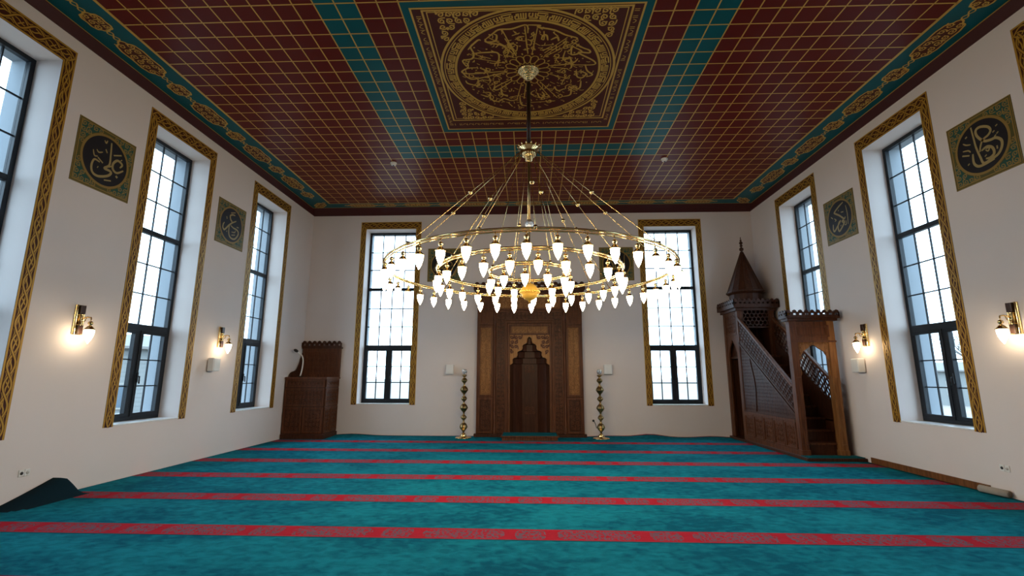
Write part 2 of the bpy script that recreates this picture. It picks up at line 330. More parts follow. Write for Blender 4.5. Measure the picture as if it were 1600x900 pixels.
# local frame of a wall: x runs along it, y points out of the room, z is up
def at_wall(side, u, z=0.):
    if side == 'left': return (XL, u, z)
    if side == 'right': return (XR, u, z)
    return (u, D, z)
HWS, HWB = .655, .705
w = struct(ob('wall_left', wall_mesh(YF-.4, D+.7, WIN_S, HWS), ['wall', 'stone'])); w.location = (XL, 0, 0); w.rotation_euler = (0, 0, PI/2)
w = struct(ob('wall_right', wall_mesh(-D-.7, -YF+.4, [-u for u in reversed(WIN_S)], HWS), ['wall', 'stone'])); w.location = (XR, 0, 0); w.rotation_euler = (0, 0, -PI/2)
mb = MB()
us = [XL, -3.868-HWB, -3.868+HWB, -.62, .62, 3.868-HWB, 3.868+HWB, XR]
for i in range(0, 8, 2):
    mb.box(us[i], us[i+1], 0, .42, -.25, HC, 0)
mb.box(-.62, .62, 0, .42, 2.75, HC, 0); mb.box(-.62, .62, 0, .42, -.25, -.02, 0)      # shallow recess that takes the prayer niche
for (a, b) in ((XL, -3.868-HWB), (-3.868+HWB, 3.868-HWB), (3.868+HWB, XR)): mb.box(a, b, .42, .70, -.25, HC, 1)
for c in (-3.868, 3.868):
    for (y0, y1, m) in ((0, .42, 0), (.42, .70, 1)):
        mb.box(c-HWB, c+HWB, y0, y1, -.25, ZB-.02, m); mb.box(c-HWB, c+HWB, y0, y1, ZT, HC, m)
w = struct(ob('wall_back', mb, ['wall', 'stone'])); w.location = (0, D, 0)
mb = MB(); mb.box(XL, XR, YF-.4, YF, -.25, HC); struct(ob('wall_front', mb, 'wall'))
mb = MB(); mb.box(XL, XR, YF, D, -.25, -.025); struct(ob('floor', mb, 'underlay'))

# ---- windows
def border_mesh(hw, bw, bt):
    mb = MB(); z0, z1 = ZB-.03, ZT
    F = lambda a, b, h: (a, -h, b)
    mb.prism([(-hw-bw, z0), (-hw, z0), (-hw, z1), (hw, z1), (hw, z0), (hw+bw, z0), (hw+bw, z1+bt), (-hw-bw, z1+bt)], F, 0, .004, 0)
    e = .024
    for x in (-hw-bw+e/2, -hw-e/2, hw+bw-e/2, hw+e/2):
        out = abs(x) > hw+bw/2
        mb.ribbon([(x, z0), (x, z1+(bt-e if out else 0))], e, F, .0048, 1)
    mb.ribbon([(-hw-bw, z1+bt-e/2), (hw+bw, z1+bt-e/2)], e, F, .0050, 1)
    mb.ribbon([(-hw-e, z1+e/2), (hw+e, z1+e/2)], e, F, .0050, 1)
    def braid(p0, p1, wid, nper):
        L = math.hypot(p1[0]-p0[0], p1[1]-p0[1]); ux, uy = (p1[0]-p0[0])/L, (p1[1]-p0[1])/L; n = nper*24
        P = lambda l, q: (p0[0]+ux*l-uy*q, p0[1]+uy*l+ux*q)
        for k in range(2):
            pts = []; hs = []
            for i in range(n+1):
                a = 2*PI*nper*i/n+PI*k
                pts.append(P(L*i/n, math.sin(a)*wid/2)); hs.append(.0010*math.cos(a))
            mb.ribbon(pts, .034, F, .0066, 0, hs=hs); mb.ribbon(pts, .0205, F, .0076, 1, hs=hs)
        T = L/nper/2; w2 = wid/2
        for i in range(2*nper):       # leaves and half leaves in and between the loops
            c = (i+.5)*T; s_ = 1 if i % 2 else -1
            mb.ribbon(smooth_line([P(c-.38*T, -.28*w2*s_), P(c-.1*T, -.2*w2*s_), P(c+.1*T, .2*w2*s_), P(c+.38*T, .28*w2*s_)], 3), .0155, F, .0056, 1)
            mb.ribbon([P(c-.10*T, .62*w2*s_), P(c+.22*T, .02)], .014, F, .0056, 1)
            for q in ((-1, 1) if i < 2*nper-1 else ()): mb.ribbon(smooth_line([P(c+T*.5-.24*T, q*.98*w2), P(c+T*.5, q*.62*w2), P(c+T*.5+.22*T, q*.98*w2)], 3), .014, F, .0054, 1)
    braid((-hw-bw/2, z0), (-hw-bw/2, z1+bt/2), bw-.078, 10)
    braid((hw+bw/2, z0), (hw+bw/2, z1+bt/2), bw-.078, 10)
    braid((-hw-bw+.03, z1+bt/2), (hw+bw-.03, z1+bt/2), bt-.082, 4)
    return mb
def make_window(hw, bw, bt):
    root = empty('window')
    ob('painted_border', border_mesh(hw, bw, bt), ['bordbg', 'goldm'], root)
    mb = MB(); mb.box(-hw, hw, -.012, .37, ZB-.02, ZB, 0)
    ob('sill', mb, 'marble', root, bevel=.004)
    fy0, fy1 = .355, .43; mb = MB(); t = .06; gb = .0095 if hw < .68 else .0125
    F = lambda a, b, h: (a, h, b)
    frame_rect(mb, -hw, hw, ZB, ZT-.0, t, F, fy0, fy1)
    zt1, zt2 = 2.30, 3.92
    mb.box(-hw+t, hw-t, fy0, fy1, zt1-.05, zt1+.05); mb.box(-hw+t, hw-t, fy0, fy1, zt2-.04, zt2+.04)
    mb.box(-.03, .03, fy0, fy1, ZB+t, zt1-.05)
    ob('window_frame', mb, 'alu', root, bevel=.004)
    secs = [(-hw+t, hw-t, zt2+.04, ZT-t, 4, 3, 0), (-hw+t, hw-t, zt1+.05, zt2-.04, 4, 3, 0), (-hw+t, -.03, ZB+t, zt1-.05, 2, 3, 1), (.03, hw-t, ZB+t, zt1-.05, 2, 3, 1)]
    for (x0, x1, a, b, nc, nr, sash) in secs:
        par = root
        if sash:
            mb = MB(); frame_rect(mb, x0, x1, a, b, .055, F, fy0-.012, fy1-.012); par = ob('sash', mb, 'alu', root, bevel=.004)
            if x0 > 0:
                h = MB(); h.box(x0+.012, x0+.042, fy0-.03, fy0-.012, 1.40, 1.56); h.tube([(x0+.027, fy0-.02, 1.5), (x0+.027, fy0-.06, 1.5), (x0+.027, fy0-.065, 1.38)], .011)
                ob('window_handle', h, 'black', par)
            x0 += .055; x1 -= .055; a += .055; b -= .055
        mb = MB(); mb.box(x0, x1, .392, .400, a, b, 0)
        p = ob('pane', mb, 'glass', par)
        mb = MB()
        for i in range(1, nc): x = x0+(x1-x0)*i/nc; mb.box(x-gb, x+gb, .385, .407, a, b)
        for j in range(1, nr): z = a+(b-a)*j/nr; mb.box(x0, x1, .386, .406, z-gb, z+gb)
        ob('glazing_bars', mb, 'alu', par if sash else root)
    return root
side_proto = make_window(HWS, .165, .225); back_proto = make_window(HWB, .15, .205)
n = 0
for side, us, proto in (('left', WIN_S, side_proto), ('right', WIN_S, side_proto), ('back', [-3.868, 3.868], back_proto)):
    for u in us:
        n += 1
        first = (side == 'left' and u == us[0]) or (side == 'back' and u < 0)
        r = proto if first else copy_tree(proto)
        r.name = 'window_%d' % n; r.location = at_wall(side, u); r.rotation_euler = (0, 0, RZ[side]); struct(r)

# ---- ceiling with its painting (one flat painted surface)
CX, CY, CS = -.01, 6.74, .27
mb = MB()
mb.box(-6.9, 6.9, YF-.5, D+.8, HC, HC+.2, 0)
def cq(x0, x1, y0, y1, lay, mat): mb.quad([(x0, y0, HC-lay*.0012), (x0, y1, HC-lay*.0012), (x1, y1, HC-lay*.0012), (x1, y0, HC-lay*.0012)], mat)
CF = lambda a, b, h: (CX+a, CY+b, HC-h)
BX, BY0, BY1 = 5.42, -2.0-CY, 12.05-CY
EX, EY1 = 6.02, 12.38-CY
# teal edge border
cq(CX-EX, CX-BX, YF, CY+EY1, 1, 1); cq(CX+BX, CX+EX, YF, CY+EY1, 1, 1); cq(CX-BX, CX+BX, CY+BY1, CY+EY1, 1, 1)
# teal band round the middle, teal ring of the medallion
for (o, i, lay) in ((2.70, 2.16, 1), (1.62, 1.50, 1)):
    cq(CX-o, CX+o, CY+i, CY+o, lay, 1); cq(CX-o, CX+o, CY-o, CY-i, lay, 1); cq(CX-o, CX-i, CY-i, CY+i, lay, 1); cq(CX+i, CX+o, CY-i, CY+i, lay, 1)
cq(CX-1.5, CX+1.5, CY-1.5, CY+1.5, 1, 4)
GW = .018
k = -20
while k <= 20:
    x = k*CS
    segs = [(BY0, BY1)] if abs(k) >= 6 else [(BY0, -1.62), (1.62, BY1)]
    for a, b in segs: cq(CX+x-GW/2, CX+x+GW/2, CY+a, CY+b, 2, 2)
    k += 1
k = math.ceil(BY0/CS)
while k*CS < BY1-.02:
    y = k*CS
    segs = [(-BX, BX)] if abs(k) >= 6 else [(-BX, -1.62), (1.62, BX)]
    for a, b in segs: cq(CX+a, CX+b, CY+y-GW/2, CY+y+GW/2, 2, 2)
    k += 1
for x in (-BX, BX, -EX, EX): cq(CX+x-.012, CX+x+.012, YF, CY+(BY1 if abs(x) == BX else EY1), 3, 2)
for y, xx in ((BY1, BX), (EY1, EX)): cq(CX-xx, CX+xx, CY+y-.012, CY+y+.012, 3, 2)
def sq(x0, x1, y0, y1, wd, lay=3):
    mb.ribbon([(x0, y0), (x1, y0), (x1, y1), (x0, y1)], wd*1.41, CF, .0012*lay, 2, closed=True)
sq(-1.5, 1.5, -1.5, 1.5, .026)
sq(-1.355, 1.355, -1.46, 1.19, .028); sq(-1.30, 1.30, -1.43, 1.13, .014)
RC = (0., -.145)
def ring(r, wd, lay=3, c=RC): mb.ribbon([(c[0]+r*math.cos(2*PI*i/128), c[1]+r*math.sin(2*PI*i/128)) for i in range(128)], wd, CF, .0012*lay, 2, closed=True)
ring(1.315, .034); ring(1.265, .013); ring(1.10, .036)
# square kufic band: the same angular word repeated round the ring
NK = 16
unit = [[(.03, .0), (.03, 1.)], [(.10, .0), (.10, 1.)], [(.17, .0), (.17, 1.)], [(.24, .0), (.24, 1.)], [(.03, .0), (.34, .0), (.34, .55), (.29, .55), (.29, .95)],
        [(.42, 1.), (.70, 1.), (.70, .55), (.48, .55), (.48, .78)], [(.42, .75), (.42, .28), (.62, .28), (.62, .0), (.40, .0)],
        [(.76, 1.), (.76, .3), (.70, .3), (.70, .05), (.94, .05)], [(.84, 1.), (.84, .35), (.94, .35), (.94, .9), (.90, .9)]]
for q in range(NK):
    for st in unit:
        pts = []
        for i in range(len(st)-1):
            for t in range(4):
                u = st[i][0]+(st[i+1][0]-st[i][0])*t/4; v = st[i][1]+(st[i+1][1]-st[i][1])*t/4; pts.append((u, v))
        pts.append(st[-1])
        P2 = [(RC[0]+(1.137+.098*v)*math.cos(-2*PI*(q+u)/NK), RC[1]+(1.137+.098*v)*math.sin(-2*PI*(q+u)/NK)) for u, v in pts]
        mb.ribbon(P2, .0205, CF, .0040, 2)
# radiating calligraphy in the disc
for st in MED:
    r0 = [math.hypot(a-RC[0], b-RC[1]) for a, b in st]
    st = [((a-RC[0])*min(1., 1.02/r)+RC[0], (b-RC[1])*min(1., 1.02/r)+RC[1]) for (a, b), r in zip(st, r0)]
    L = smooth_line(st, 6); nn = len(L)
    mb.ribbon(L, .03, CF, .0042, 2, ws=[.029-.014*abs(2*i/(nn-1)-1)**2 if nn > 1 else .026 for i in range(nn)])
RO = (0., -.21)
for q in range(16):
    a = 2*PI*q/16
    lo = [(RO[0]+(.255+.095*math.cos(t))*math.cos(a+.21*math.sin(t)), RO[1]+(.255+.095*math.cos(t))*math.sin(a+.21*math.sin(t))) for t in [2*PI*i/14 for i in range(14)]]
    mb.ribbon(lo, .016, CF, .0044, 2, closed=True)
    mb.ribbon([(RO[0]+r*math.cos(a+.2), RO[1]+r*math.sin(a+.2)) for r in (.36, .40)], .02, CF, .0044, 2)
rr = random.Random(3)
for q in range(330):     # small vowel marks between the strokes
    a, r = rr.uniform(0, 2*PI), rr.uniform(.42, 1.0); x, y = RC[0]+r*math.cos(a), RC[1]+r*math.sin(a); l = rr.uniform(.015, .05); b = rr.choice((.6, .6, 2.2, 0, 1.57))
    if rr.random() < .35: mb.ribbon([(x-.012, y), (x+.012, y)], .022, CF, .0038, 2)
    else: mb.ribbon(smooth_line([(x-l*math.cos(b), y-l*math.sin(b)), (x+.012, y+.012), (x+l*math.cos(b), y+l*math.sin(b))], 3), .012, CF, .0038, 2)
for q in range(70):      # smaller letters that fill the field
    a, r = rr.uniform(0, 2*PI), rr.uniform(.5, .95); x, y = RC[0]+r*math.cos(a), RC[1]+r*math.sin(a); b = rr.uniform(0, 6.28); l = rr.uniform(.05, .09)
    mb.ribbon(smooth_line([(x+l*u*math.cos(b)-l*v*math.sin(b), y+l*u*math.sin(b)+l*v*math.cos(b)) for u, v in rr.choice(([(-1, .2), (-.4, -.3), (.3, -.2), (.8, .3)], [(-.8, 0), (0, .5), (.5, 0), (0, -.4), (-.3, 0)], [(-1, 0), (1, .1), (.9, .5)]))], 4), .017, CF, .0039, 2)
for st in vines(2.6, 2.6, .115, random.Random(5), lambda x, y: math.hypot(x, y) > 1.37 and abs(x) < 1.24 and abs(y) < 1.26):
    mb.ribbon([(a, b-.145) for a, b in st], .020, CF, .0038, 2)
def marks(p, q):          # line of small lettering in the edge band
    L = math.hypot(q[0]-p[0], q[1]-p[1]); ux, uy = (q[0]-p[0])/L, (q[1]-p[1])/L; t = .05
    while t < L-.08:
        k = rr.random(); c = (p[0]+ux*t, p[1]+uy*t)
        if k < .5: mb.ribbon([(c[0]-uy*.035, c[1]+ux*.035), (c[0]+uy*.03, c[1]-ux*.03)], .010, CF, .0038, 2); t += .030
        elif k < .85:
            s = smooth_line([(c[0]-uy*.02, c[1]+ux*.02), (c[0]+ux*.02+uy*.02, c[1]+uy*.02-ux*.02), (c[0]+ux*.05+uy*.012, c[1]+uy*.05-ux*.012), (c[0]+ux*.065-uy*.015, c[1]+uy*.065+ux*.015)], 4)
            mb.ribbon(s, .010, CF, .0038, 2); t += .078
        else: t += .06
marks((-1.42, 1.4), (-1.42, -1.45)); marks((1.42, -1.45), (1.42, 1.4)); marks((-1.4, 1.33), (1.4, 1.33))
# cartouches along the edge
def cartouche(cx, cy, a, b, ang, seed):
    ca, sa = math.cos(ang), math.sin(ang)
    G = lambda u, v, h: (cx+u*ca-v*sa, cy+u*sa+v*ca, HC-h)
    half = [(-a, 0), (-a*.93, .30*b), (-a*.84, .42*b), (-a*.76, .80*b), (-a*.60, .90*b), (-a*.42, b), (0, .94*b)]
    up = smooth_line(half+[(-x, y) for x, y in reversed(half[:-1])], 3)
    poly = up+[(x, -y) for x, y in reversed(up[1:-1])]
    mb.prism(poly, G, .0020, .0028, 4)
    mb.ribbon(poly, .024, G, .0040, 2, closed=True)
    for st in vines(2*a*.86, 2*b*.8, min(.12, b*.75), random.Random(seed), lambda x, y: abs(y) < b*.72 and abs(x) < a*.86):
        mb.ribbon(st, .016, G, .0040, 2)
    for sgn in (-1, 1):
        mb.ribbon(smooth_line([(sgn*a, 0), (sgn*(a+.04), .035), (sgn*(a+.09), 0), (sgn*(a+.04), -.035), (sgn*a, 0)], 3), .018, G, .0040, 2)
for side in (-1, 1):
    for k in range(-5, 5):
        y = 6.08+1.52*k
        if -2 < y < 12: cartouche(CX+side*5.72, y, .40, .155, PI/2, k)
        if -2 < y+.76 < 12: cartouche(CX+side*5.72, y+.76, .17, .13, PI/2, k+50)
for k in range(-3, 4):
    cartouche(CX+1.52*k, 12.215, .40, .10, 0, k)
    if k < 3: cartouche(CX+1.52*k+.76, 12.215, .17, .09, 0, k+50)
for sx in (-1, 1): cartouche(CX+sx*5.72, 12.17, .2, .12, sx*PI/4, 9)
struct(ob('ceiling', mb, ['red', 'teal', 'gold', 'darkred', 'medbg']))
for i, (poly, fn, a, b) in enumerate((([(XL, H0), (XL+.02, H0), (XL+.075, HC-.006), (XL, HC-.006)], lambda p, q, h: (p, h, q), YF, D),
                                      ([(XR, H0), (XR-.02, H0), (XR-.075, HC-.006), (XR, HC-.006)], lambda p, q, h: (p, h, q), YF, D),
                                      ([(D, H0), (D-.02, H0), (D-.27, HC-.006), (D, HC-.006)], lambda p, q, h: (h, p, q), XL, XR))):
    mb = MB(); mb.prism(poly, fn, a, b); struct(ob('trim_%d' % (i+1), mb, 'darkred'))
mb = MB(); mb.box(XR-.022, XR, 6.86, 9.08, -.02, .095); struct(ob('baseboard_right', mb, 'skirt', bevel=.004))

# ---- carpet
def carpet_h(x, y):
    z = 0.
    # turned up flap at the left wall
    u = x-XL
    if u < .5 and 5.3 < y < 6.6:
        s = max(0., min(1., (.36-u)/.22)); s = s*s*(3-2*s)
        t = (y-5.45)/.72
        p = max(0., t)**1.15 if t < 1 else max(0., 1-((t-1)/.24)**2)
        z += .225*s*p
    # ripples at the back wall
    for (cx, wd, hh) in ((3.05, .42, .075), (-4.6, .5, .04), (2.1, .5, .03), (4.6, .4, .03)):
        if y > 12.0: z += hh*math.exp(-((x-cx)/wd)**2)*max(0., (y-12.25)/.40)
    return z
mb = MB()
xs = [XL+.01+i*.05 for i in range(17)]+[XL+.86+.2*i for i in range(1, 57)]; xs = [x for x in xs if x < XR-.02]+[XR-.01]
ys = [YF+.01+.25*i for i in range(30)]; ys = [y for y in ys if y < 5.2]+[5.25+.04*i for i in range(33)]+[6.6+.2*i for i in range(29)]; ys = [y for y in ys if y < 12.2]+[12.25+.05*i for i in range(8)]+[D-.008]
nx = len(xs); vs = []
for y in ys:
    for x in xs: vs.append((x, y, carpet_h(x, y)))
mb.add(vs, [(j*nx+i, j*nx+i+1, (j+1)*nx+i+1, (j+1)*nx+i) for j in range(len(ys)-1) for i in range(nx-1)], 0, True)
for k, f in enumerate(mb.f):      # the turned-up edge shows its dark backing
    if vs[f[0]][0] < XL+.4 and 5.4 < vs[f[0]][1] < 6.4 and max(vs[i][2] for i in f) > .004: mb.m[k] = 1
cp = ob('carpet', mb, ['carpet', 'seam']); so = cp.modifiers.new('pile', 'SOLIDIFY'); so.thickness = .018; so.offset = -1
tag(cp, 'wall-to-wall teal prayer carpet with red ornamented stripes, edge turned up at left wall', 'carpet')
# ------------------------------------------------------------------ chandelier
CHX, CHY, RZ0 = .006, 6.55, 2.965
ch = empty('chandelier', (CHX, CHY, HC))
tag(ch, 'huge three-ring brass chandelier of lit glass drops hanging from the ceiling medallion', 'chandelier')
def cz(z): return z-HC
mb = MB(); mb.lathe([(0, 0), (.155, 0), (.165, -.012), (.150, -.022), (.135, -.020), (.140, -.040), (.125, -.055), (.110, -.050), (.114, -.075), (.098, -.090), (.085, -.085), (.086, -.110), (.066, -.125), (.05, -.122), (.048, -.15), (0, -.16)], 28)
ob('ceiling_rose', mb, 'brass', ch)
mb = MB(); mb.tube([(0, 0, -.2), (0, 0, cz(4.8))], .030, 12); ob('rod', mb, 'bronze', ch)
mb = MB(); mb.lathe([(0, cz(4.92)), (.05, cz(4.91)), (.06, cz(4.88)), (.15, cz(4.86)), (.16, cz(4.83)), (.10, cz(4.80)), (.125, cz(4.77)), (.09, cz(4.71)), (.05, cz(4.68)), (.055, cz(4.65)), (0, cz(4.62))], 20)
for i in range(14):
    a = 2*PI*i/14; mb.tube([(.14*math.cos(a), .14*math.sin(a), cz(4.84)), (.17*math.cos(a), .17*math.sin(a), cz(4.87)), (.155*math.cos(a), .155*math.sin(a), cz(4.92))], [.014, .012, .004], 6)
ob('hub', mb, 'brass', ch)
mb = MB(); mb.tube([(0, 0, cz(4.64)), (0, 0, cz(3.72))], .016, 8); ob('stem', mb, 'oldbrass', ch)
mb = MB(); mb.lathe([(0, .075), (.03, .07), (.055, .045), (.065, .0), (.055, -.045), (.03, -.07), (0, -.075)], 12, (0, 0, cz(3.66))); ob('crystal_knob', mb, 'silver', ch)
mb = MB(); mb.tube([(0, 0, cz(3.60)), (0, 0, cz(2.78))], .012, 8); ob('lower_stem', mb, 'oldbrass', ch)
mb = MB(); mb.lathe([(0, .135), (.025, .13)]+[(.122*math.sin(t), .122*math.cos(t)) for t in [.22+i*(PI-.44)/14 for i in range(15)]]+[(.02, -.14), (0, -.15)], 24, (0, 0, cz(2.67)))
gl = ob('globe', mb, 'satin', ch)
mb = MB()
mb.lathe([(.121, .035), (.130, .03), (.130, -.03), (.121, -.035)], 24, (0, 0, cz(2.67)))
for i in range(24):
    a = 2*PI*i/24; mb.lathe([(0, .02), (.014, .012), (.018, 0), (.014, -.012), (0, -.02)], 6, (.131*math.cos(a), .131*math.sin(a), cz(2.67)))
ob('ornament_belt', mb, 'satin', gl)
RINGS = ((2.0, 40, .9), (1.297, 25, .30), (.575, 12, .8))
for (R, N, ph) in RINGS:
    mb = MB(); n = 120 if R > 1 else 64
    c = [(R*math.cos(2*PI*i/n), R*math.sin(2*PI*i/n)) for i in range(n)]
    mb.tube([(x, y, cz(RZ0)) for x, y in c], .015, 8, closed=True)
    mb.tube([(x*(R-.012)/R, y*(R-.012)/R, cz(RZ0)-.028) for x, y in c], .010, 6, closed=True)
    ob('ring', mb, 'brass', ch)
# lamps
def lamp_meshes():
    a = MB()
    a.tube([(0, 0, -.02), (0, 0, -.085)], .005, 6)
    a.lathe([(0, -.058), (.008, -.060), (.018, -.067), (.026, -.078), (.027, -.088), (.020, -.100), (.012, -.106), (.011, -.112), (.018, -.118), (.030, -.128), (.038, -.140), (.052, -.154), (.057, -.160), (.053, -.164), (0, -.164)], 16)
    b = MB(); b.lathe([(.047, -.162), (.049, -.180), (.047, -.205), (.041, -.235), (.031, -.265), (.020, -.290), (.011, -.303), (.009, -.313), (0, -.324)], 10)
    return a, b
la, lb = lamp_meshes()
lamp0 = None
for (R, N, ph) in RINGS:
    for k in range(N):
        t = (k+ph)*2*PI/N-PI/2
        if lamp0 is None:
            lamp0 = ob('lamp', la, 'brass', ch); sh0 = ob('lamp_shade', lb, 'shade', lamp0); o = lamp0
        else: o = copy_tree(lamp0, ch)
        o.location = (R*math.cos(t), R*math.sin(t), cz(RZ0)-.005)
# suspension rods with a ball at mid length
def cable(R, t, ball, fr=.5):
    p = Vector((.13*math.cos(t), .13*math.sin(t), cz(4.78))); q = Vector((R*math.cos(t), R*math.sin(t), cz(RZ0)+.01))
    mb = MB(); mb.tube([p, q], .0052, 6); c = ob('suspension_rod', mb, 'brass', ch)
    if ball:
        m_ = p.lerp(q, fr); mb = MB(); mb.lathe([(0, .032), (.02, .026), (.031, .008), (.031, -.008), (.02, -.026), (0, -.032)], 10, m_); ob('ball', mb, 'brass', c)
    mb = MB(); mb.tube([q+Vector((0, 0, .02)), q+Vector((0, 0, -.02))], .02, 8); ob('clamp', mb, 'brass', c)
for k in range(8): cable(2.0, -PI/2+2*PI*k/8+.03, True, .52)
for k in range(6): cable(1.297, -PI/2+2*PI*k/6+.22, True, .5)
for k in range(4): cable(.575, -PI/2+2*PI*k/4+.5, False)

# ------------------------------------------------------------------ wall sconces
def make_sconce():
    r = empty('wall_sconce')
    mb = MB(); mb.box(-.068, .068, -.016, 0, -.20, .20); mb.tube([(-.052, -.022, -.20), (-.052, -.022, .20)], .014, 8); mb.tube([(.052, -.022, -.20), (.052, -.022, .20)], .014, 8)
    ob('backplate', mb, 'brass', r, bevel=.003)
    for z in (.135, -.135):
        mb = MB(); mb.box(-.036, .036, -.06, -.014, z-.058, z+.058); ob('wood_block', mb, 'bronze', r, bevel=.005)
    mb = MB(); mb.lathe([(.020, -.078), (.026, -.07), (.020, -.06), (.022, .06), (.026, .07), (.020, .078)], 14, (0, -.036, 0)); ob('tube', mb, 'brass', r)
    mb = MB(); mb.tube([(0, -.05, .0), (0, -.09, .028), (0, -.14, .036), (0, -.18, .028), (0, -.187, .0)], [.012, .010, .010, .010, .008], 8)
    mb.tube([(0, -.06, -.03), (0, -.10, -.02), (0, -.12, .03)], [.006, .006, .006], 6)
    ob('arm', mb, 'brass', r)
    a, b = lamp_meshes()
    l = ob('lamp', a, 'brass', r); l.location = (0, -.187, .05); l.scale = (1.15, 1.15, 1.15); ob('lamp_shade', b, 'sshade', l)
    return r
sc0 = make_sconce()
for i, (side, u, z, lab) in enumerate((('left', 6.15, 2.25, 'lit brass wall sconce on the left wall with no speaker below it'),
                                       ('left', 9.14, 2.26, 'lit brass wall sconce on the left wall above a white speaker'),
                                       ('right', 8.81, 2.25, 'lit brass wall sconce on the right wall between the pulpit and the large window'),
                                       ('right', 6.13, 2.23, 'lit brass wall sconce on the right wall with no speaker below it'))):
    o = sc0 if i == 0 else copy_tree(sc0)
    o.location = at_wall(side, u, z); o.rotation_euler = (0, 0, RZ[side]); tag(o, lab, 'wall lamp', 'brass wall sconces')

# ------------------------------------------------------------------ speakers, sockets, detectors
def make_speaker():
    r = empty('wall_speaker')
    mb = MB(); mb.box(-.10, .10, -.14, -.02, -.125, .125); ob('cabinet', mb, 'white', r, bevel=.012)
    mb = MB(); mb.box(-.088, .088, -.146, -.138, -.11, .11)
    for i in range(9): mb.box(-.082, .082, -.149, -.146, -.10+i*.022, -.091+i*.022)
    ob('grille', mb, 'white', r)
    mb = MB(); mb.box(-.05, .05, -.03, 0, -.05, .05); ob('bracket', mb, 'grille', r)
    return r
sp0 = make_speaker()
for i, (side, u, z, lab) in enumerate((('left', 8.93, 1.72, 'white box speaker on the left wall under a lit sconce'),
                                       ('right', 9.0, 1.71, 'white box speaker on the right wall beside the wooden pulpit'),
                                       ('back', -2.10, 1.69, 'white box speaker on the back wall left of the carved wooden niche'),
                                       ('back', 2.03, 1.69, 'white box speaker on the back wall right of the carved wooden niche'))):
    o = sp0 if i == 0 else copy_tree(sp0)
    o.location = at_wall(side, u, z); o.rotation_euler = (0, 0, RZ[side]); tag(o, lab, 'speaker', 'white wall speakers')
def make_socket():
    r = empty('power_socket')
    for x in (-.034, .034):
        mb = MB(); mb.box(x-.032, x+.032, -.010, 0, -.04, .04); p = ob('cover_plate', mb, 'white', r, bevel=.003)
        mb = MB(); mb.lathe([(.019, 0), (.017, .004), (.0, .0045)], 14)
        q = ob('outlet', mb, 'black' if x < 0 else 'grille', p); q.location = (x, -.010, 0); q.rotation_euler = (PI/2, 0, 0)
    return r
so0 = make_socket()
for i, (side, u, lab) in enumerate((('left', 5.80, 'double white power socket low on the left wall above the turned-up carpet'),
                                    ('right', 6.62, 'double white power socket low on the right wall above the beige roll'))):
    o = so0 if i == 0 else copy_tree(so0)
    o.location = at_wall(side, u, .352); o.rotation_euler = (0, 0, RZ[side]); tag(o, lab, 'socket', 'power sockets')
mb = MB(); mb.lathe([(.07, 0), (.072, -.018), (.06, -.024), (.055, -.05), (.03, -.06), (0, -.061)], 18); mb.lathe([(.02, -.06), (.018, -.068), (0, -.069)], 10, mat=1)
d0 = ob('smoke_detector', mb, ['white', 'black'])
for i, (x, lab) in enumerate(((-2.97, 'small white ceiling smoke detector left of the chandelier'), (2.93, 'small white ceiling smoke detector right of the chandelier'))):
    o = d0 if i == 0 else d0.copy()
    if i: COL.objects.link(o)
    o.location = (x, 9.63, HC-.004); tag(o, lab, 'smoke detector', 'smoke detectors')
# underlay roll and cable
mb = MB(); L = Vector((5.98, 6.90, .052)); E_ = Vector((6.03, 6.56, .050))
mb.tube([L, E_], .045, 18)
sp = [(.004+.033*i/40)*1. for i in range(41)]
r_ = tag(ob('underlay_roll', mb, 'underlay', off=None, bevel=0), 'short beige underlay roll lying at the end of the wooden skirting', 'roll')
mb = MB(); F = lambda a, b, h: (6.03+a+.02*0, 6.555-h, .050+b)
mb.ribbon([(sp[i]*math.cos(i*.47), sp[i]*math.sin(i*.47)) for i in range(41)], .004, F, .006); ob('rolled_edge', mb, 'bronze', r_)
mb = MB(); mb.lathe([(0, 0), (.03, 0), (.03, .012), (0, .014)], 12); cb = ob('cable_outlet', mb, 'black'); cb.location = (1.63, D, .39); cb.rotation_euler = (PI/2, 0, 0)
tag(cb, 'small black cable outlet low on the back wall beside the right candlestick', 'cable')
mb = MB(); mb.tube([(0, 0, .01), (.02, -.02, .05), (.05, -.09, .06), (.07, -.18, .05)], .008, 6); ob('cable', mb, 'black', cb)

# ------------------------------------------------------------------ candlesticks
def make_candle():
    r = empty('floor_candlestick')
    mb = MB(); mb.lathe([(0, 0), (.20, 0), (.205, .012), (.19, .02), (.09, .035), (.075, .06), (.08, .075), (.05, .1), (.035, .12), (0, .12)], 24); ob('base', mb, 'brass', r)
    mb = MB(); prof = [(0, .115), (.03, .115)]
    def bulb(z, rad, h):
        return [(.020, z-h*.98), (.030, z-h*.93), (.024, z-h*.86), (rad*.42, z-h*.66), (rad*.74, z-h*.40), (rad*.95, z-h*.10), (rad*1.04, z-h*.02), (rad*1.04, z+h*.05), (rad*.97, z+h*.12), (rad*.93, z+h*.30), (rad*.74, z+h*.56), (rad*.45, z+h*.76), (.026, z+h*.86), (.032, z+h*.92), (.020, z+h*.98)]
    for z, rad, h in ((.264, .098, .13), (.495, .074, .088), (.726, .098, .13), (.95, .074, .085), (1.167, .098, .125), (1.40, .074, .088)): prof += bulb(z, rad, h)
    prof += [(.03, 1.50), (.055, 1.515), (.06, 1.54), (.04, 1.55), (0, 1.55)]
    mb.lathe(prof, 24); ob('column', mb, 'oldbrass', r)
    mb = MB(); mb.lathe([(0, -.07), (.05, -.055), (.072, 0), (.05, .055), (0, .07)], 10, (0, 0, 1.625), smooth=False)
    ob('crystal_top', mb, 'silver', r)
    return r
c0 = make_candle()
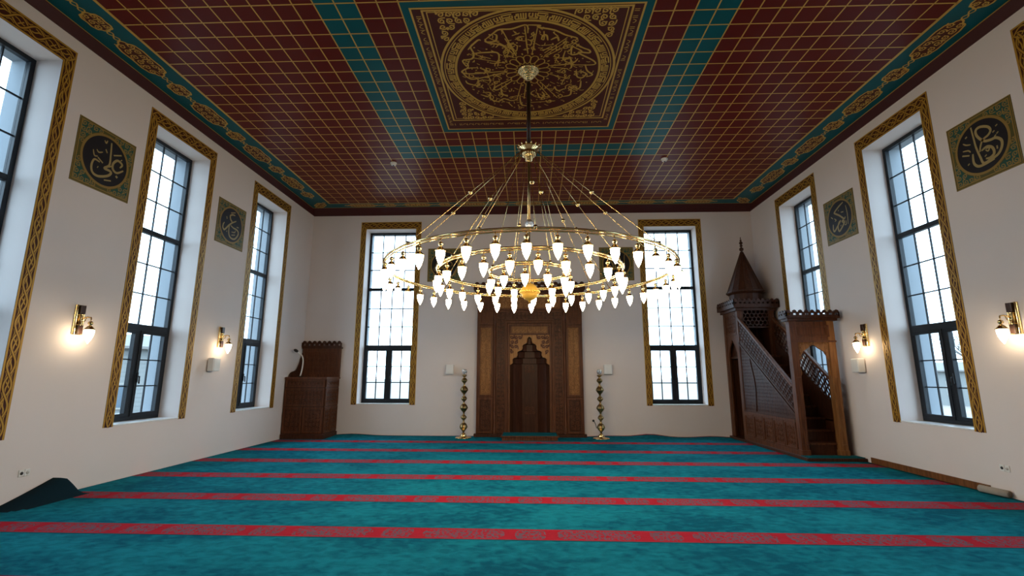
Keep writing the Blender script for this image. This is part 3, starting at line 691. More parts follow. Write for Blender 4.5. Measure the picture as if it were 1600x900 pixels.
for i, (x, lab) in enumerate(((-1.66, 'tall bulbous brass candlestick standing left of the carved wooden niche'), (1.755, 'tall bulbous brass candlestick standing right of the carved wooden niche'))):
    o = c0 if i == 0 else copy_tree(c0)
    o.location = (x, 12.2, .0); tag(o, lab, 'candlestick', 'candlesticks beside the prayer niche')

# ------------------------------------------------------------------ calligraphy panels
MUH = [[(.22, .02), (.14, .10), (.07, .03), (.14, -.05), (.22, .02), (.08, -.09), (-.05, -.09), (.03, .10), (-.10, .20)], [(-.05, -.09), (-.14, -.09), (-.20, -.03), (-.14, .03), (-.09, -.04), (-.16, -.11)], [(-.16, -.11), (-.24, -.02), (-.20, .10)], [(-.24, -.02), (-.28, -.12), (-.18, -.20), (.05, -.20)], [(.0, .25), (.16, .22)], [(-.05, -.26), (.1, -.27)], [(.18, .16), (.23, .2)], [(-.15, .27), (-.08, .24)]]
ALLAH = [[(.22, .26), (.21, .05), (.22, -.16)], [(.10, .20), (.10, .0), (.08, -.13), (.0, -.16), (-.03, -.10)], [(-.02, .24), (-.03, .0), (-.05, -.13), (-.12, -.16), (-.22, -.10), (-.24, .02), (-.17, .08), (-.10, -.02), (-.09, -.14)], [(-.05, .30), (.0, .27), (.05, .31), (.09, .28)], [(.0, -.22), (.12, -.24)], [(-.2, .2), (-.12, .17)], [(-.26, -.2), (-.18, -.23)]]
def make_panel(side, u, zc, size, strokes, lab, seed):
    r = empty('calligraphy_panel', at_wall(side, u, zc), RZ[side]); hs = size/2
    F = lambda a, b, h: (a, -h, b)
    mb = MB(); mb.box(-hs, hs, -.006, 0, -hs, hs, 0)
    q = hs*.93
    for sx in (-1, 1):
        for sz in (-1, 1): mb.prism([(sx*q, sz*q), (sx*q, sz*hs*.16), (sx*hs*.80, sz*hs*.34), (sx*hs*.62, sz*hs*.62), (sx*hs*.34, sz*hs*.80), (sx*hs*.16, sz*q)], F, .006, .0066, 1)
    mb.ribbon([(-q, -q), (q, -q), (q, q), (-q, q)], .016*1.41, F, .0075, 2, closed=True)
    mb.ribbon([(-hs+.006, -hs+.006), (hs-.006, -hs+.006), (hs-.006, hs-.006), (-hs+.006, hs-.006)], .014, F, .0075, 2, closed=True)
    for st in vines(2*q, 2*q, q*.20, random.Random(seed), lambda x, y: math.hypot(x, y) > hs*.88 and max(abs(x), abs(y)) < q*.95): mb.ribbon(st, .013, F, .0075, 2)
    ob('board', mb, ['olive', 'pteal', 'pgold'], r)
    mb = MB(); R = hs*.80
    circ = [(R*math.cos(2*PI*i/64), R*math.sin(2*PI*i/64)) for i in range(64)]
    mb.prism(circ, F, .006, .009, 0); mb.ribbon(circ, .034, F, .0105, 1, closed=True)
    ob('roundel', mb, ['ink', 'pgold'], r)
    mb = MB(); cx = sum(p[0] for s in strokes for p in s)/sum(len(s) for s in strokes); kk = hs/.465
    for st in strokes:
        st = [(a*kk, b*kk) for a, b in st]; big = len(st) > 4
        L = smooth_line(st, 6); n = len(L); wd = .036 if big else .020
        if len(st) == 2 and math.dist(st[0], st[1]) < .04: wd = .032
        for i in range(1): mb.ribbon(L, wd, F, .0115, 0, ws=[wd*(1-.45*abs(2*k/(n-1)-1)**3) for k in range(n)] if n > 2 else None)
    ob('lettering', mb, 'cream' if side != 'back' else 'pgold', r)
    return tag(r, lab, 'calligraphy panel', 'painted calligraphy panels')
make_panel('left', 6.15, 4.545, .93, ALI, 'square calligraphy panel on the left wall with long horizontal looping letter, nearer the camera', 1)
make_panel('left', 9.08, 4.545, .90, UMAR, 'square calligraphy panel on the left wall with crossing letter and round bowl, near the corner', 2)
make_panel('right', 6.12, 4.555, .93, UTH, 'square calligraphy panel on the right wall with tangled round letters, largest in view', 3)
make_panel('right', 9.08, 4.56, .90, ABU, 'square calligraphy panel on the right wall with angular letter, above the pulpit gate', 4)
make_panel('back', -2.33, 4.53, .94, MUH, 'square calligraphy panel on the back wall left of the niche, behind the chandelier lamps', 5)
make_panel('back', 2.38, 4.53, .93, ALLAH, 'square calligraphy panel on the back wall right of the niche, behind the chandelier lamps', 6)
# ------------------------------------------------------------------ prayer niche (carved wood)
def crown(mb, p0, p1, z0, h, n, th, nrm, mat=0):
    """row of small palmettes standing on the line p0-p1; nrm = outward direction"""
    L = math.dist(p0, p1); ux, uy = (p1[0]-p0[0])/L, (p1[1]-p0[1])/L; wd = L/n
    F = lambda a, b, k: (p0[0]+ux*a+nrm[0]*k, p0[1]+uy*a+nrm[1]*k, z0+b)
    mb.prism([(0, 0), (L, 0), (L, h*.22), (0, h*.22)], F, -th, 0, mat)
    top = []
    for i in range(n):
        c = (i+.5)*wd; q = wd*.5
        top += [(c-q, h*.66), (c-q*.55, h*.74), (c-q*.62, h*.86), (c, h), (c+q*.62, h*.86), (c+q*.55, h*.74)]
        for e in (-1, 1): a0, a1 = sorted((c+e*q, c+e*q*.48)); mb.prism([(a0, h*.2), (a1, h*.24), (a1, h*.5), (a0, h*.5)], F, -th*.8, 0, mat)
    top.append((L, h*.66))
    mb.prism([(0, h*.48)]+top+[(L, h*.48)], F, -th*.8, 0, mat)
mi = empty('prayer_niche', (0, 12.42, 0))
tag(mi, 'tall carved brown wooden prayer niche with stepped dark recess on the back wall', 'prayer niche')
MO = (0, 12.42, 0); YN = 12.42
def mpart(name, mb, mats, bevel=0.): return ob(name, mb, mats, mi, MO, bevel)
ZF = XZ(YN+.05)     # front surface of the carcass
mb = MB()
for s in (-1, 1): mb.box(min(s*.52, s*1.38), max(s*.52, s*1.38), YN+.05, D-.003, 0, 3.74)
mb.box(-.52, .52, YN+.05, D-.003, 2.58, 3.74)
mpart('carcass', mb, 'walnut')
mb = MB()
for s in (-1, 1): mb.box(min(s*.60, s*1.43), max(s*.60, s*1.43), YN-.03, YN+.12, 0, .075)
mpart('plinth', mb, 'walnutd', .006)
for s in (-1, 1):       # tall side panels with inscribed field, dark panel below
    x0, x1 = (-1.335, -.955) if s < 0 else (.955, 1.335)
    mb = MB(); frame_rect(mb, x0, x1, 1.0, 2.82, .045, ZF, 0, .045, 0); mb.box(x0+.04, x1-.04, YN+.035, YN+.05, 1.03, 2.79, 1)
    carve(mb, x1-x0-.13, 1.66, .105, .014, lambda a, b, h: ((x0+x1)/2+a, YN+.035-h, 1.91+b), 0, .010, 2, 11+s)
    mpart('inscribed_panel', mb, ['walnut', 'walnutl', 'oak'])
    mb = MB(); frame_rect(mb, x0, x1, 2.85, 3.66, .045, ZF, 0, .045, 0); mb.box(x0+.04, x1-.04, YN+.035, YN+.05, 2.88, 3.63, 0)
    carve(mb, x1-x0-.13, .62, .12, .016, lambda a, b, h: ((x0+x1)/2+a, YN+.035-h, 3.255+b), 0, .012, 0, 13+s); mpart('head_panel', mb, ['walnut'])
    mb = MB(); frame_rect(mb, x0, x1, .09, .96, .045, ZF, 0, .045, 0); mb.box(x0+.04, x1-.04, YN+.035, YN+.05, .12, .93, 1)
    carve(mb, x1-x0-.14, .7, .12, .018, lambda a, b, h: ((x0+x1)/2+a, YN+.035-h, .525+b), 0, .012, 0, 15+s)
    mpart('lower_panel', mb, ['walnut', 'walnutd'])
    mb = MB(); c = s*.905
    mb.lathe([(.045, .08), (.045, .2), (.030, .24), (.030, 2.9), (.045, 2.94), (.045, 3.05), (.03, 3.1), (.03, 3.66)], 12, (c, YN+.02, 0)); mpart('colonnette', mb, 'walnut')
mb = MB()               # broad carved border round three sides of the recess
mb.prism([(-.855, .09), (-.645, .09), (-.645, 2.98), (.645, 2.98), (.645, .09), (.855, .09), (.855, 3.19), (-.855, 3.19)], ZF, 0, .04, 0)
for s in (-1, 1):
    carve(mb, .17, 2.9, .105, .020, lambda a, b, h: (s*.75+a, YN+.01-h, 1.53+b), 0, .018, 1, 21+s)
    for x in (.855, .645): mb.box(s*x-.012, s*x+.012, YN-.012, YN+.02, .09, 3.19 if x > .7 else 2.98, 1)
carve(mb, 1.70, .17, .105, .020, lambda a, b, h: (a, YN+.01-h, 3.085+b), 0, .018, 1, 23)
mb.box(-.865, .865, YN-.012, YN+.02, 3.18, 3.21, 1); mb.box(-.645, .645, YN-.012, YN+.02, 2.965, 2.99, 1)
mpart('carved_border', mb, ['walnutd', 'walnut'])
mb = MB(); x = 0
for (o, i, zt, k) in ((.63, .585, 2.94, -.004), (.575, .525, 2.88, .012)):
    mb.prism([(-o, 0.08), (-i, .08), (-i, zt-.05), (i, zt-.05), (i, .08), (o, .08), (o, zt), (-o, zt)], XZ(YN+k), -.05, 0, 0)
mpart('inner_moulding', mb, 'walnut', .004)
mb = MB(); frame_rect(mb, -.50, .50, 2.60, 2.83, .025, ZF, 0, .03, 0); mb.box(-.48, .48, YN+.035, YN+.05, 2.62, 2.81, 1)
rt = random.Random(12); xx = .44          # raised lettering, read from right to left
while xx > -.43:
    k = rt.random()
    P = lambda q: [(xx+a, 2.715+b) for a, b in q]
    if k < .35: mb.rib3(P([(0, .065), (-.004, -.05)]), .013, XZ(YN+.035), 0, .010, 2); xx -= .035
    elif k < .7: mb.rib3(smooth_line(P([(0, .0), (-.02, -.04), (-.06, -.045), (-.085, -.01), (-.06, .015)]), 4), .013, XZ(YN+.035), 0, .010, 2); xx -= .10
    else: mb.rib3(smooth_line(P([(0, .03), (-.02, .05), (-.03, .01), (-.01, -.05), (-.07, -.065)]), 4), .013, XZ(YN+.035), 0, .010, 2); mb.rib3(P([(-.04, .05), (-.055, .042)]), .014, XZ(YN+.035), 0, .010, 2); xx -= .075
mpart('inscription_panel', mb, ['walnut', 'walnutl', 'oak'])
# arch plate with cusped outline
hal = [(.515, .08), (.515, 1.80), (.485, 1.82), (.45, 1.86), (.455, 1.95), (.42, 1.985), (.35, 2.01), (.325, 2.05), (.33, 2.13), (.29, 2.165), (.215, 2.19), (.19, 2.23), (.195, 2.30), (.15, 2.345), (.09, 2.37), (.07, 2.42), (.065, 2.49), (.03, 2.525), (0, 2.54)]
mb = MB(); arch = [(-a, b) for a, b in hal]+[(a, b) for a, b in reversed(hal[:-1])]
mb.prism([(-.53, .08)]+arch+[(.53, .08), (.53, 2.60), (-.53, 2.60)], XZ(YN+.06), -.02, .0, 0)
mb.rib3([p for p in arch if p[1] > 1.8], .022, XZ(YN+.06), 0, .012, 0)
for s in (-1, 1):
    carve(mb, .42, .62, .115, .022, lambda a, b, h: (s*.30+a*1, YN+.06-h, 2.27+b), 0, .012, 1, 31+s, inside=lambda a, b: (2.27+b) > 2.62-1.15*max(0, abs(s*.30+a)-.08)**1.0*1.15+.0 and abs(s*.3+a) < .49)
mpart('arch_plate', mb, ['oak', 'bordbg'])
# recess: half octagon walls, stepped hood above
plan = [(-.515, 0), (-.43, .22), (-.205, .40), (.205, .40), (.43, .22), (.515, 0)]
def rec(mb, k, z0, z1, m=0):
    P = [(a*k, YN+.08+b*k) for a, b in plan]
    for i in range(5): mb.quad([(*P[i], z0), (*P[i+1], z0), (*P[i+1], z1), (*P[i], z1)], m)
def soff(mb, k0, k1, z):
    A = [(a*k0, YN+.08+b*k0, z) for a, b in plan]; B = [(a*k1, YN+.08+b*k1, z) for a, b in plan]
    for i in range(5): mb.quad([A[i], A[i+1], B[i+1], B[i]])
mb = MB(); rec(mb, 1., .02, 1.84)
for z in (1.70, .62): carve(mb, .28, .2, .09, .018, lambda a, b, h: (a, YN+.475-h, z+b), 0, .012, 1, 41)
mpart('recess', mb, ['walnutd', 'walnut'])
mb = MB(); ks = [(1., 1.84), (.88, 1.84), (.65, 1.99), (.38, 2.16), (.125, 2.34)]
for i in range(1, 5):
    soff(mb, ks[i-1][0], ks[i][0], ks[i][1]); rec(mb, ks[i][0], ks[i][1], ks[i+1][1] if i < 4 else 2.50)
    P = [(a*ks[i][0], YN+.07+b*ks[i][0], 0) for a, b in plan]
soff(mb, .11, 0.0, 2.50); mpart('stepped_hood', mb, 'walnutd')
mb = MB(); frame_rect(mb, -.86, .86, 3.24, 3.68, .04, ZF, 0, .04, 0); mb.box(-.83, .83, YN+.035, YN+.05, 3.27, 3.65, 1)
carve(mb, 1.55, .32, .16, .020, lambda a, b, h: (a, YN+.035-h, 3.46+b), 0, .012, 2, 51); mpart('upper_panel', mb, ['walnut', 'walnutl', 'oak'])
mb = MB(); mb.box(-1.44, 1.44, YN-.03, D-.003, 3.72, 3.78); mb.box(-1.48, 1.48, YN-.06, D-.003, 3.78, 3.82)
crown(mb, (-1.48, YN-.06), (1.48, YN-.06), 3.82, .17, 17, .04, (0, -1)); mpart('cresting', mb, 'walnutd')
# low carpeted step in front of it
stp = empty('wooden_step', (0, 12.03, 0)); tag(stp, 'low wooden step with green carpet top in front of the prayer niche', 'step')
mb = MB(); mb.box(-.67, .66, 11.73, 12.37, 0, .11); mb.box(-.70, .69, 11.71, 12.37, .075, .11); ob('frame', mb, 'walnut', stp, (0, 12.03, 0), .006)
mb = MB(); mb.box(-.665, .655, 11.75, 12.37, .11, .125); ob('carpet_top', mb, 'green', stp, (0, 12.03, 0), .005)

# ------------------------------------------------------------------ preacher's chair in the left corner
KO = (-5.575, 12.2, 0); ku = empty('preaching_chair', KO)
tag(ku, 'dark carved wooden preaching chair with crested back in the left corner', 'preaching chair')
def kpart(name, mb, mats, bevel=0.): return ob(name, mb, mats, ku, KO, bevel)
kx0, kx1, ky0, ky1 = -6.09, -5.06, 11.80, 12.63
mb = MB(); mb.box(kx0, kx1, ky0, ky1, .0, 1.45); kpart('body', mb, 'walnutd')
mb = MB(); mb.box(kx0, kx1+.03, ky0-.03, ky1, 0, .11); kpart('plinth', mb, 'walnutd', .006)
mb = MB(); mb.box(kx0, kx1+.03, ky0-.03, ky1, 1.435, 1.485); kpart('top', mb, 'walnut', .008)
FK = XZ(ky0); RK = lambda a, b, h: (kx1+h, a, b)
def panel_k(fn, x0, x1, z0, z1, seed, name='panel'):
    mb = MB(); frame_rect(mb, x0, x1, z0, z1, .035, fn, 0, .018, 0); frame_rect(mb, x0+.045, x1-.045, z0+.045, z1-.045, .012, fn, 0, .010, 0)
    cxx, czz = (x0+x1)/2, (z0+z1)/2
    carve(mb, x1-x0-.13, z1-z0-.12, .10, .016, lambda a, b, h: fn(cxx+a, czz+b, h), 0, .010, 0, seed)
    kpart(name, mb, ['walnut'])
panel_k(FK, kx0+.02, kx1-.02, 1.24, 1.43, 1); panel_k(FK, kx0+.02, kx1-.02, .78, 1.21, 2)
panel_k(FK, kx0+.02, -5.60, .14, .75, 3); panel_k(FK, -5.57, kx1-.02, .14, .75, 4)
panel_k(RK, ky0+.02, ky1-.03, 1.24, 1.43, 5); panel_k(RK, ky0+.02, ky1-.03, .78, 1.21, 6)
panel_k(RK, ky0+.02, 12.2, .14, .75, 7); panel_k(RK, 12.23, ky1-.03, .14, .75, 8)
mb = MB(); mb.box(-6.06, -5.05, 12.57, 12.64, 1.485, 2.23, 0); frame_rect(mb, -6.06, -5.05, 1.485, 2.23, .07, XZ(12.57), 0, .02, 0)
carve(mb, .8, .5, .125, .016, lambda a, b, h: (-5.555+a, 12.57-h, 1.86+b), 0, .012, 0, 9); kpart('back_panel', mb, ['walnut'])
mb = MB(); mb.box(-6.09, -5.02, 12.53, 12.645, 2.23, 2.275); crown(mb, (-6.095, 12.52), (-5.02, 12.52), 2.275, .165, 8, .05, (0, -1)); kpart('cresting', mb, 'walnutd')
mb = MB(); pr = smooth_line([(12.57, 2.12), (12.50, 2.0), (12.40, 1.80), (12.26, 1.66), (12.02, 1.60), (11.92, 1.485)], 5)
mb.prism(pr+[(12.57, 1.485)], lambda a, b, h: (h, a, b), -6.085, -6.045); kpart('arm_rest', mb, 'walnutd', .004)
# microphone on the chair
mc = empty('microphone', (-5.83, 12.02, 1.485)); tag(mc, 'gooseneck microphone with pale stem standing on the preaching chair', 'microphone')
mb = MB(); mb.lathe([(0, 0), (.075, 0), (.07, .02), (.02, .03), (0, .03)], 16); ob('base', mb, 'black', mc)
g = [(0, 0, .02), (.03, 0, .14), (.05, 0, .30), (.05, 0, .42), (.02, -.01, .53), (-.05, -.02, .60), (-.10, -.03, .635)]
xy = smooth_line([(p[0], p[2]) for p in g], 5)
mb = MB(); mb.tube([(a, -.03*k/len(xy), b) for k, (a, b) in enumerate(xy)], .017, 8); ob('gooseneck', mb, 'white', mc)
mb = MB(); mb.tube([(-.09, -.03, .63), (-.115, -.035, .65), (-.16, -.045, .675), (-.19, -.05, .69)], [.018, .036, .038, .018], 10); ob('windscreen', mb, 'black', mc)

# ------------------------------------------------------------------ pulpit (minbar) by the right wall
PO = (5.5, 11.0, 0); pu = empty('pulpit', PO)
tag(pu, 'dark carved wooden pulpit with stairs, gate and pointed spire by the right wall', 'pulpit')
def ppart(name, mb, mats, bevel=0., parent=None): return ob(name, mb, mats, parent or pu, PO, bevel)
px0, px1 = 5.09, 5.96
mb = MB(); mb.box(px0-.07, 6.08, 9.17, 12.58, 0, .055); ppart('plinth', mb, 'walnutd', .006)
mb = MB(); mb.box(px0-.04, 6.05, 9.19, 9.44, .055, .07); ppart('carpet_strip', mb, 'green')
# gate
gy0, gy1 = 9.42, 9.55; gx0, gx1 = 5.075, 5.925
for (a, b) in ((gx0, gx0+.135), (gx1-.135, gx1)):
    mb = MB(); mb.box(a, b, gy0, gy1, .055, 2.58)
    frame_rect(mb, a+.02, b-.02, .25, 1.5, .018, XZ(gy0), 0, .010); mb.box(a-.012, b+.012, gy0-.015, gy1, .055, .16)
    ppart('gate_post', mb, 'walnutl' if a > 5.5 else 'walnut', .005)
mb = MB(); mb.box(gx0+.006, gx1-.006, gy0+.01, gy1-.01, 2.19, 2.57); frame_rect(mb, gx0+.10, gx1-.10, 2.27, 2.50, .03, XZ(gy0+.01), 0, .014, 0)
frame_rect(mb, gx0+.15, gx1-.15, 2.31, 2.46, .014, XZ(gy0+.01), 0, .010, 0); mb.box(gx0-.01, gx1+.01, gy0-.012, gy0+.01, 2.165, 2.20)
ppart('gate_lintel', mb, 'walnut')
gc = (gx0+gx1)/2; gh = [(.295, .06), (.295, 1.50), (.265, 1.54), (.255, 1.60), (.275, 1.68), (.285, 1.78), (.262, 1.88), (.21, 1.955), (.20, 1.985), (.15, 2.02), (.085, 2.06), (.06, 2.09), (0, 2.125)]
mb = MB(); ar = [(gc-a, b) for a, b in gh]+[(gc+a, b) for a, b in reversed(gh[:-1])]
mb.prism([(gx0+.12, 1.45), (gc-.295, 1.45)]+[p for p in ar if p[1] > 1.46]+[(gc+.295, 1.45), (gx1-.12, 1.45), (gx1-.12, 2.2), (gx0+.12, 2.2)], XZ(gy0+.03), -.03, 0)
carve(mb, .6, .72, .085, .014, lambda a, b, h: (gc+a, gy0+.03-h, 1.83+b), 0, .010, 0, 61, inside=lambda a, b: (abs(a) > .20 and b > .0) or b > .27)
ppart('gate_arch', mb, 'walnutl')
mb = MB(); mb.box(gx0-.05, gx1+.05, gy0-.05, gy1+.05, 2.58, 2.63); mb.box(gx0-.085, gx1+.085, gy0-.085, gy1+.085, 2.63, 2.66)
crown(mb, (gx0-.085, gy0-.085), (gx1+.085, gy0-.085), 2.66, .135, 9, .03, (0, -1)); crown(mb, (gx0-.085, gy1+.085), (gx0-.085, gy0-.085), 2.66, .135, 3, .03, (-1, 0)); crown(mb, (gx1+.085, gy0-.085), (gx1+.085, gy1+.085), 2.66, .135, 3, .03, (1, 0))
ppart('gate_cresting', mb, 'walnutd')
# stairs
ns = 9; run = (11.70-9.56)/ns; rise = (2.0-.055)/ns
for i in range(ns):
    mb = MB(); y = 9.56+i*run; z1 = .055+rise*(i+1)
    mb.box(px0+.05, px1-.05, y, y+run+.02, max(.055, z1-rise-.02), z1-.03); mb.box(px0+.05, px1-.05, y-.03, y+run, z1-.03, z1, 1)
    ppart('stair_step', mb, ['walnutd', 'walnut'])
# sides: panelled base, carved triangle, pierced balustrade
def zbot(y): return .775+.687*(y-9.48)
def ztop(y): return 1.25+.733*(y-9.45)
def clipseg(p, q, w, h):
    t0, t1 = 0., 1.; d = (q[0]-p[0], q[1]-p[1])
    for (pp, dd, lo, hi) in ((p[0], d[0], 0, w), (p[1], d[1], 0, h)):
        if abs(dd) < 1e-9:
            if pp < lo or pp > hi: return None
        else:
            a, b = (lo-pp)/dd, (hi-pp)/dd
            if a > b: a, b = b, a
            t0, t1 = max(t0, a), min(t1, b)
    return None if t0 >= t1 else ((p[0]+d[0]*t0, p[1]+d[1]*t0), (p[0]+d[0]*t1, p[1]+d[1]*t1))
def lattice(mb, w, h, c, wd, fn, h0, h1, mat=0):
    r = c; segs = set()
    ny = int(h/(r*1.5))+3; nx = int(w/(r*math.sqrt(3)))+3
    for j in range(-1, ny):
        for i in range(-1, nx):
            cx = (i+(j % 2)*.5)*r*math.sqrt(3); cy = j*r*1.5
            P = [(round(cx+r*math.cos(PI/6+k*PI/3), 4), round(cy+r*math.sin(PI/6+k*PI/3), 4)) for k in range(6)]
            for k in range(6): segs.add(tuple(sorted((P[k], P[(k+1) % 6]))))
    for (p, q) in sorted(segs):
        s = clipseg(p, q, w, h)
        if s: mb.rib3(list(s), wd, fn, h0, h1, mat)
y0, y1 = 9.55, 11.76
for side, xs_ in ((-1, px0), (1, px1-.035)):
    SX = lambda a, b, h: (xs_+(.0-h if side < 0 else .035+h), a, b)
    mb = MB(); mb.box(xs_, xs_+.035, y0, y1, .055, .68); mb.box(xs_-.012*(side < 0), xs_+.035+.012*(side > 0), y0, y1, .055, .13); mb.box(xs_-.02*(side < 0), xs_+.035+.02*(side > 0), y0, y1, .655, .70)
    base = ppart('side_base', mb, 'walnut')
    if side < 0:
        for i in range(5):
            a, b = y0+.02+i*(y1-y0-.02)/5, y0+(i+1)*(y1-y0-.02)/5; mb = MB()
            frame_rect(mb, a, b, .14, .65, .035, SX, 0, .018, 0); carve(mb, b-a-.12, .36, .10, .014, lambda p, q, h: SX((a+b)/2+p, .395+q, h), 0, .009, 0, 71+i); ppart('base_panel', mb, 'walnut')
    mb = MB(); tri = [(y0, .70), (y1, .70), (y1, zbot(y1)), (y0, zbot(y0))]
    mb.prism(tri, lambda a, b, h: (xs_+h, a, b), .004, .03, 0)
    if side < 0:
        carve(mb, 2.2, 1.7, .075, .009, lambda a, b, h: SX(10.66+a, 1.52+b, h-.004), 0, .003, 0, 81, inside=lambda a, b: 1.52+b+.07 < zbot(10.66+a) and 1.52+b > .74)
        for (p, q) in (((y0, .72), (y1, .72)), ((y0, zbot(y0)-.03), (y1, zbot(y1)-.03)), ((y1-.03, .72), (y1-.03, zbot(y1)))): mb.rib3([p, q], .035, SX, 0, .014, 0)
        mb.rib3(smooth_line([(11.15, .74), (11.12, 1.0), (11.10, 1.25), (11.14, 1.5), (11.22, 1.75), (11.26, zbot(11.26)-.05)], 5), .03, SX, 0, .014, 0)
    ppart('side_panel', mb, 'walnutd')
    mb = MB(); LF = lambda a, b, h: (xs_+h, y0+a, zbot(y0+a)+.03+b*(ztop(y0+a)-zbot(y0+a)-.05)/.5)
    lattice(mb, y1-y0, .5, .060, .0225, LF, .006, .030)
    mb.rib3([(0, .0), (y1-y0, .0)], .05, LF, 0, .036); mb.rib3([(.015, 0), (.015, .5)], .03, LF, 0, .036)
    ppart('pierced_balustrade', mb, 'walnutd')
    mb = MB(); hy = [(y0, ztop(y0)), (y1, ztop(y1))]
    mb.rib3(hy, .055, lambda a, b, h: (xs_+h, a, b), -.015, .05); ppart('handrail', mb, 'walnut', .006)
# tower
ty0, ty1 = 11.70, 12.56
for (x, y) in ((px0-.01, ty0), (px1-.10, ty0), (px0-.01, ty1-.11), (px1-.10, ty1-.11)):
    mb = MB(); mb.box(x, x+.11, y, y+.11, .055, 3.14); ppart('tower_post', mb, 'walnut', .005)
TL = lambda a, b, h: (px0-.0+.03-h, a, b)
mb = MB(); yc = (ty0+ty1)/2; ph_ = [(.25, .06), (.25, 1.95), (.23, 2.08), (.17, 2.22), (.08, 2.33), (0, 2.42)]
mb.prism([(ty0+.1, .06)]+[(yc-a, b) for a, b in ph_]+[(yc+a, b) for a, b in reversed(ph_[:-1])]+[(ty1-.1, .06), (ty1-.1, 3.14), (ty0+.1, 3.14)], TL, 0, .03)
frame_rect(mb, ty0+.12, ty1-.12, 2.52, 3.10, .03, TL, .03, .045); carve(mb, .5, .45, .09, .014, lambda a, b, h: TL(yc+a, 2.81+b, h+.03), 0, .01, 0, 91)
ppart('tower_side', mb, 'walnut')
mb = MB(); mb.box(px1-.06, px1-.03, ty0+.1, ty1-.1, .06, 3.14); ppart('tower_side', mb, 'walnutd')
mb = MB(); mb.box(px0+.09, px1-.1, ty1-.06, ty1-.03, .06, 3.14); ppart('tower_back', mb, 'walnutd')
mb = MB(); mb.box(px0+.05, px1-.05, ty0, ty1-.03, 1.95, 2.0); mb.box(px0+.1, px1-.1, ty0+.45, ty1-.06, 2.0, 2.42); ppart('tower_seat', mb, 'walnutd')
mb = MB(); TF = XZ(ty0+.03); lw = px1-.10-px0-.10
lattice(mb, lw, .40, .058, .021, lambda a, b, h: (px0+.10+a, ty0+.03-h, 2.72+b), 0, .025); frame_rect(mb, px0+.1, px1-.1, 2.68, 3.14, .035, TF, 0, .03); ppart('pierced_panel', mb, 'walnutd')
mb = MB(); a, b, c_, d_ = px0-.06, px1+.05, ty0-.05, ty1+.03
mb.box(a, b, c_, d_, 3.10, 3.17); a, b, c_, d_ = px0-.12, px1+.11, ty0-.11, ty1+.07; mb.box(a, b, c_, d_, 3.17, 3.22)
crown(mb, (a, c_), (b, c_), 3.22, .17, 10, .03, (0, -1)); crown(mb, (a, d_), (a, c_), 3.22, .17, 9, .03, (-1, 0)); crown(mb, (b, c_), (b, d_), 3.22, .17, 9, .03, (1, 0)); crown(mb, (b, d_), (a, d_), 3.22, .17, 10, .03, (0, 1))
ppart('tower_cresting', mb, 'walnutd')
tc_ = ((px0+px1)/2, yc)
mb = MB(); mb.lathe([(.0, 3.22), (.40, 3.22), (.40, 3.30), (.385, 3.31), (.385, 3.55), (.43, 3.58), (.45, 3.60), (.0, 3.60)], 16, (*tc_, 0), smooth=False); ppart('drum', mb, 'walnutd')
mb = MB(); mb.lathe([(0, 3.60), (.455, 3.60), (.455, 3.63), (.42, 3.65), (.03, 4.70), (0, 4.70)], 16, (*tc_, 0), smooth=False)
for k in range(16):
    an = 2*PI*k/16; mb.tube([(tc_[0]+.42*math.cos(an), tc_[1]+.42*math.sin(an), 3.65), (tc_[0]+.03*math.cos(an), tc_[1]+.03*math.sin(an), 4.70)], .006, 5)
ppart('spire', mb, 'walnutd')
mb = MB(); pf = [(0, 4.68), (.03, 4.69)]
for (z, r) in ((4.765, .055), (4.86, .038), (4.935, .045), (5.0, .026)): pf += [(.012, z-r*.95)]+[(r*math.sin(t), z-r*math.cos(t)) for t in (.5, 1., 1.57, 2.1, 2.6)]
pf += [(.010, 5.04), (.012, 5.07), (.0, 5.11)]
mb.lathe(pf, 14, (*tc_, 0)); ppart('finial', mb, 'walnutd')

# ------------------------------------------------------------------ outside the windows
mb = MB(); mb.box(-220, 220, -60, 260, -1.6, -1.5); g_ = struct(ob('ground', mb, 'ground'))
def hill(x0, x1, y, h, seed, depth=18):
    rn = random.Random(seed); mb = MB(); n = 60; vs = []
    f = [rn.uniform(0, 6.28) for _ in range(5)]
    for j, (dy, k) in enumerate(((-depth, 0.), (-depth*.5, .7), (0, 1.), (depth*.6, .55), (depth*1.2, 0))):
        for i in range(n+1):
            t = i/n; hh = h*(.55+.25*math.sin(4*t*PI+f[0])+.15*math.sin(9*t*PI+f[1])+.05*math.sin(23*t*PI+f[2]))*math.sin(PI*t)**.4
            vs.append((x0+(x1-x0)*t, y+dy, -1.5+max(0, hh)*k-(.1 if k == 0 else 0)))
    m = n+1
    mb.add(vs, [(j*m+i, j*m+i+1, (j+1)*m+i+1, (j+1)*m+i) for j in range(4) for i in range(n)], 0, True)
    o = ob('distant_hill', mb, 'hill'); o['kind'] = 'structure'; return o
hill(-150, 10, 190, 3.4, 4); hill(-20, 160, 210, 3.4, 8)
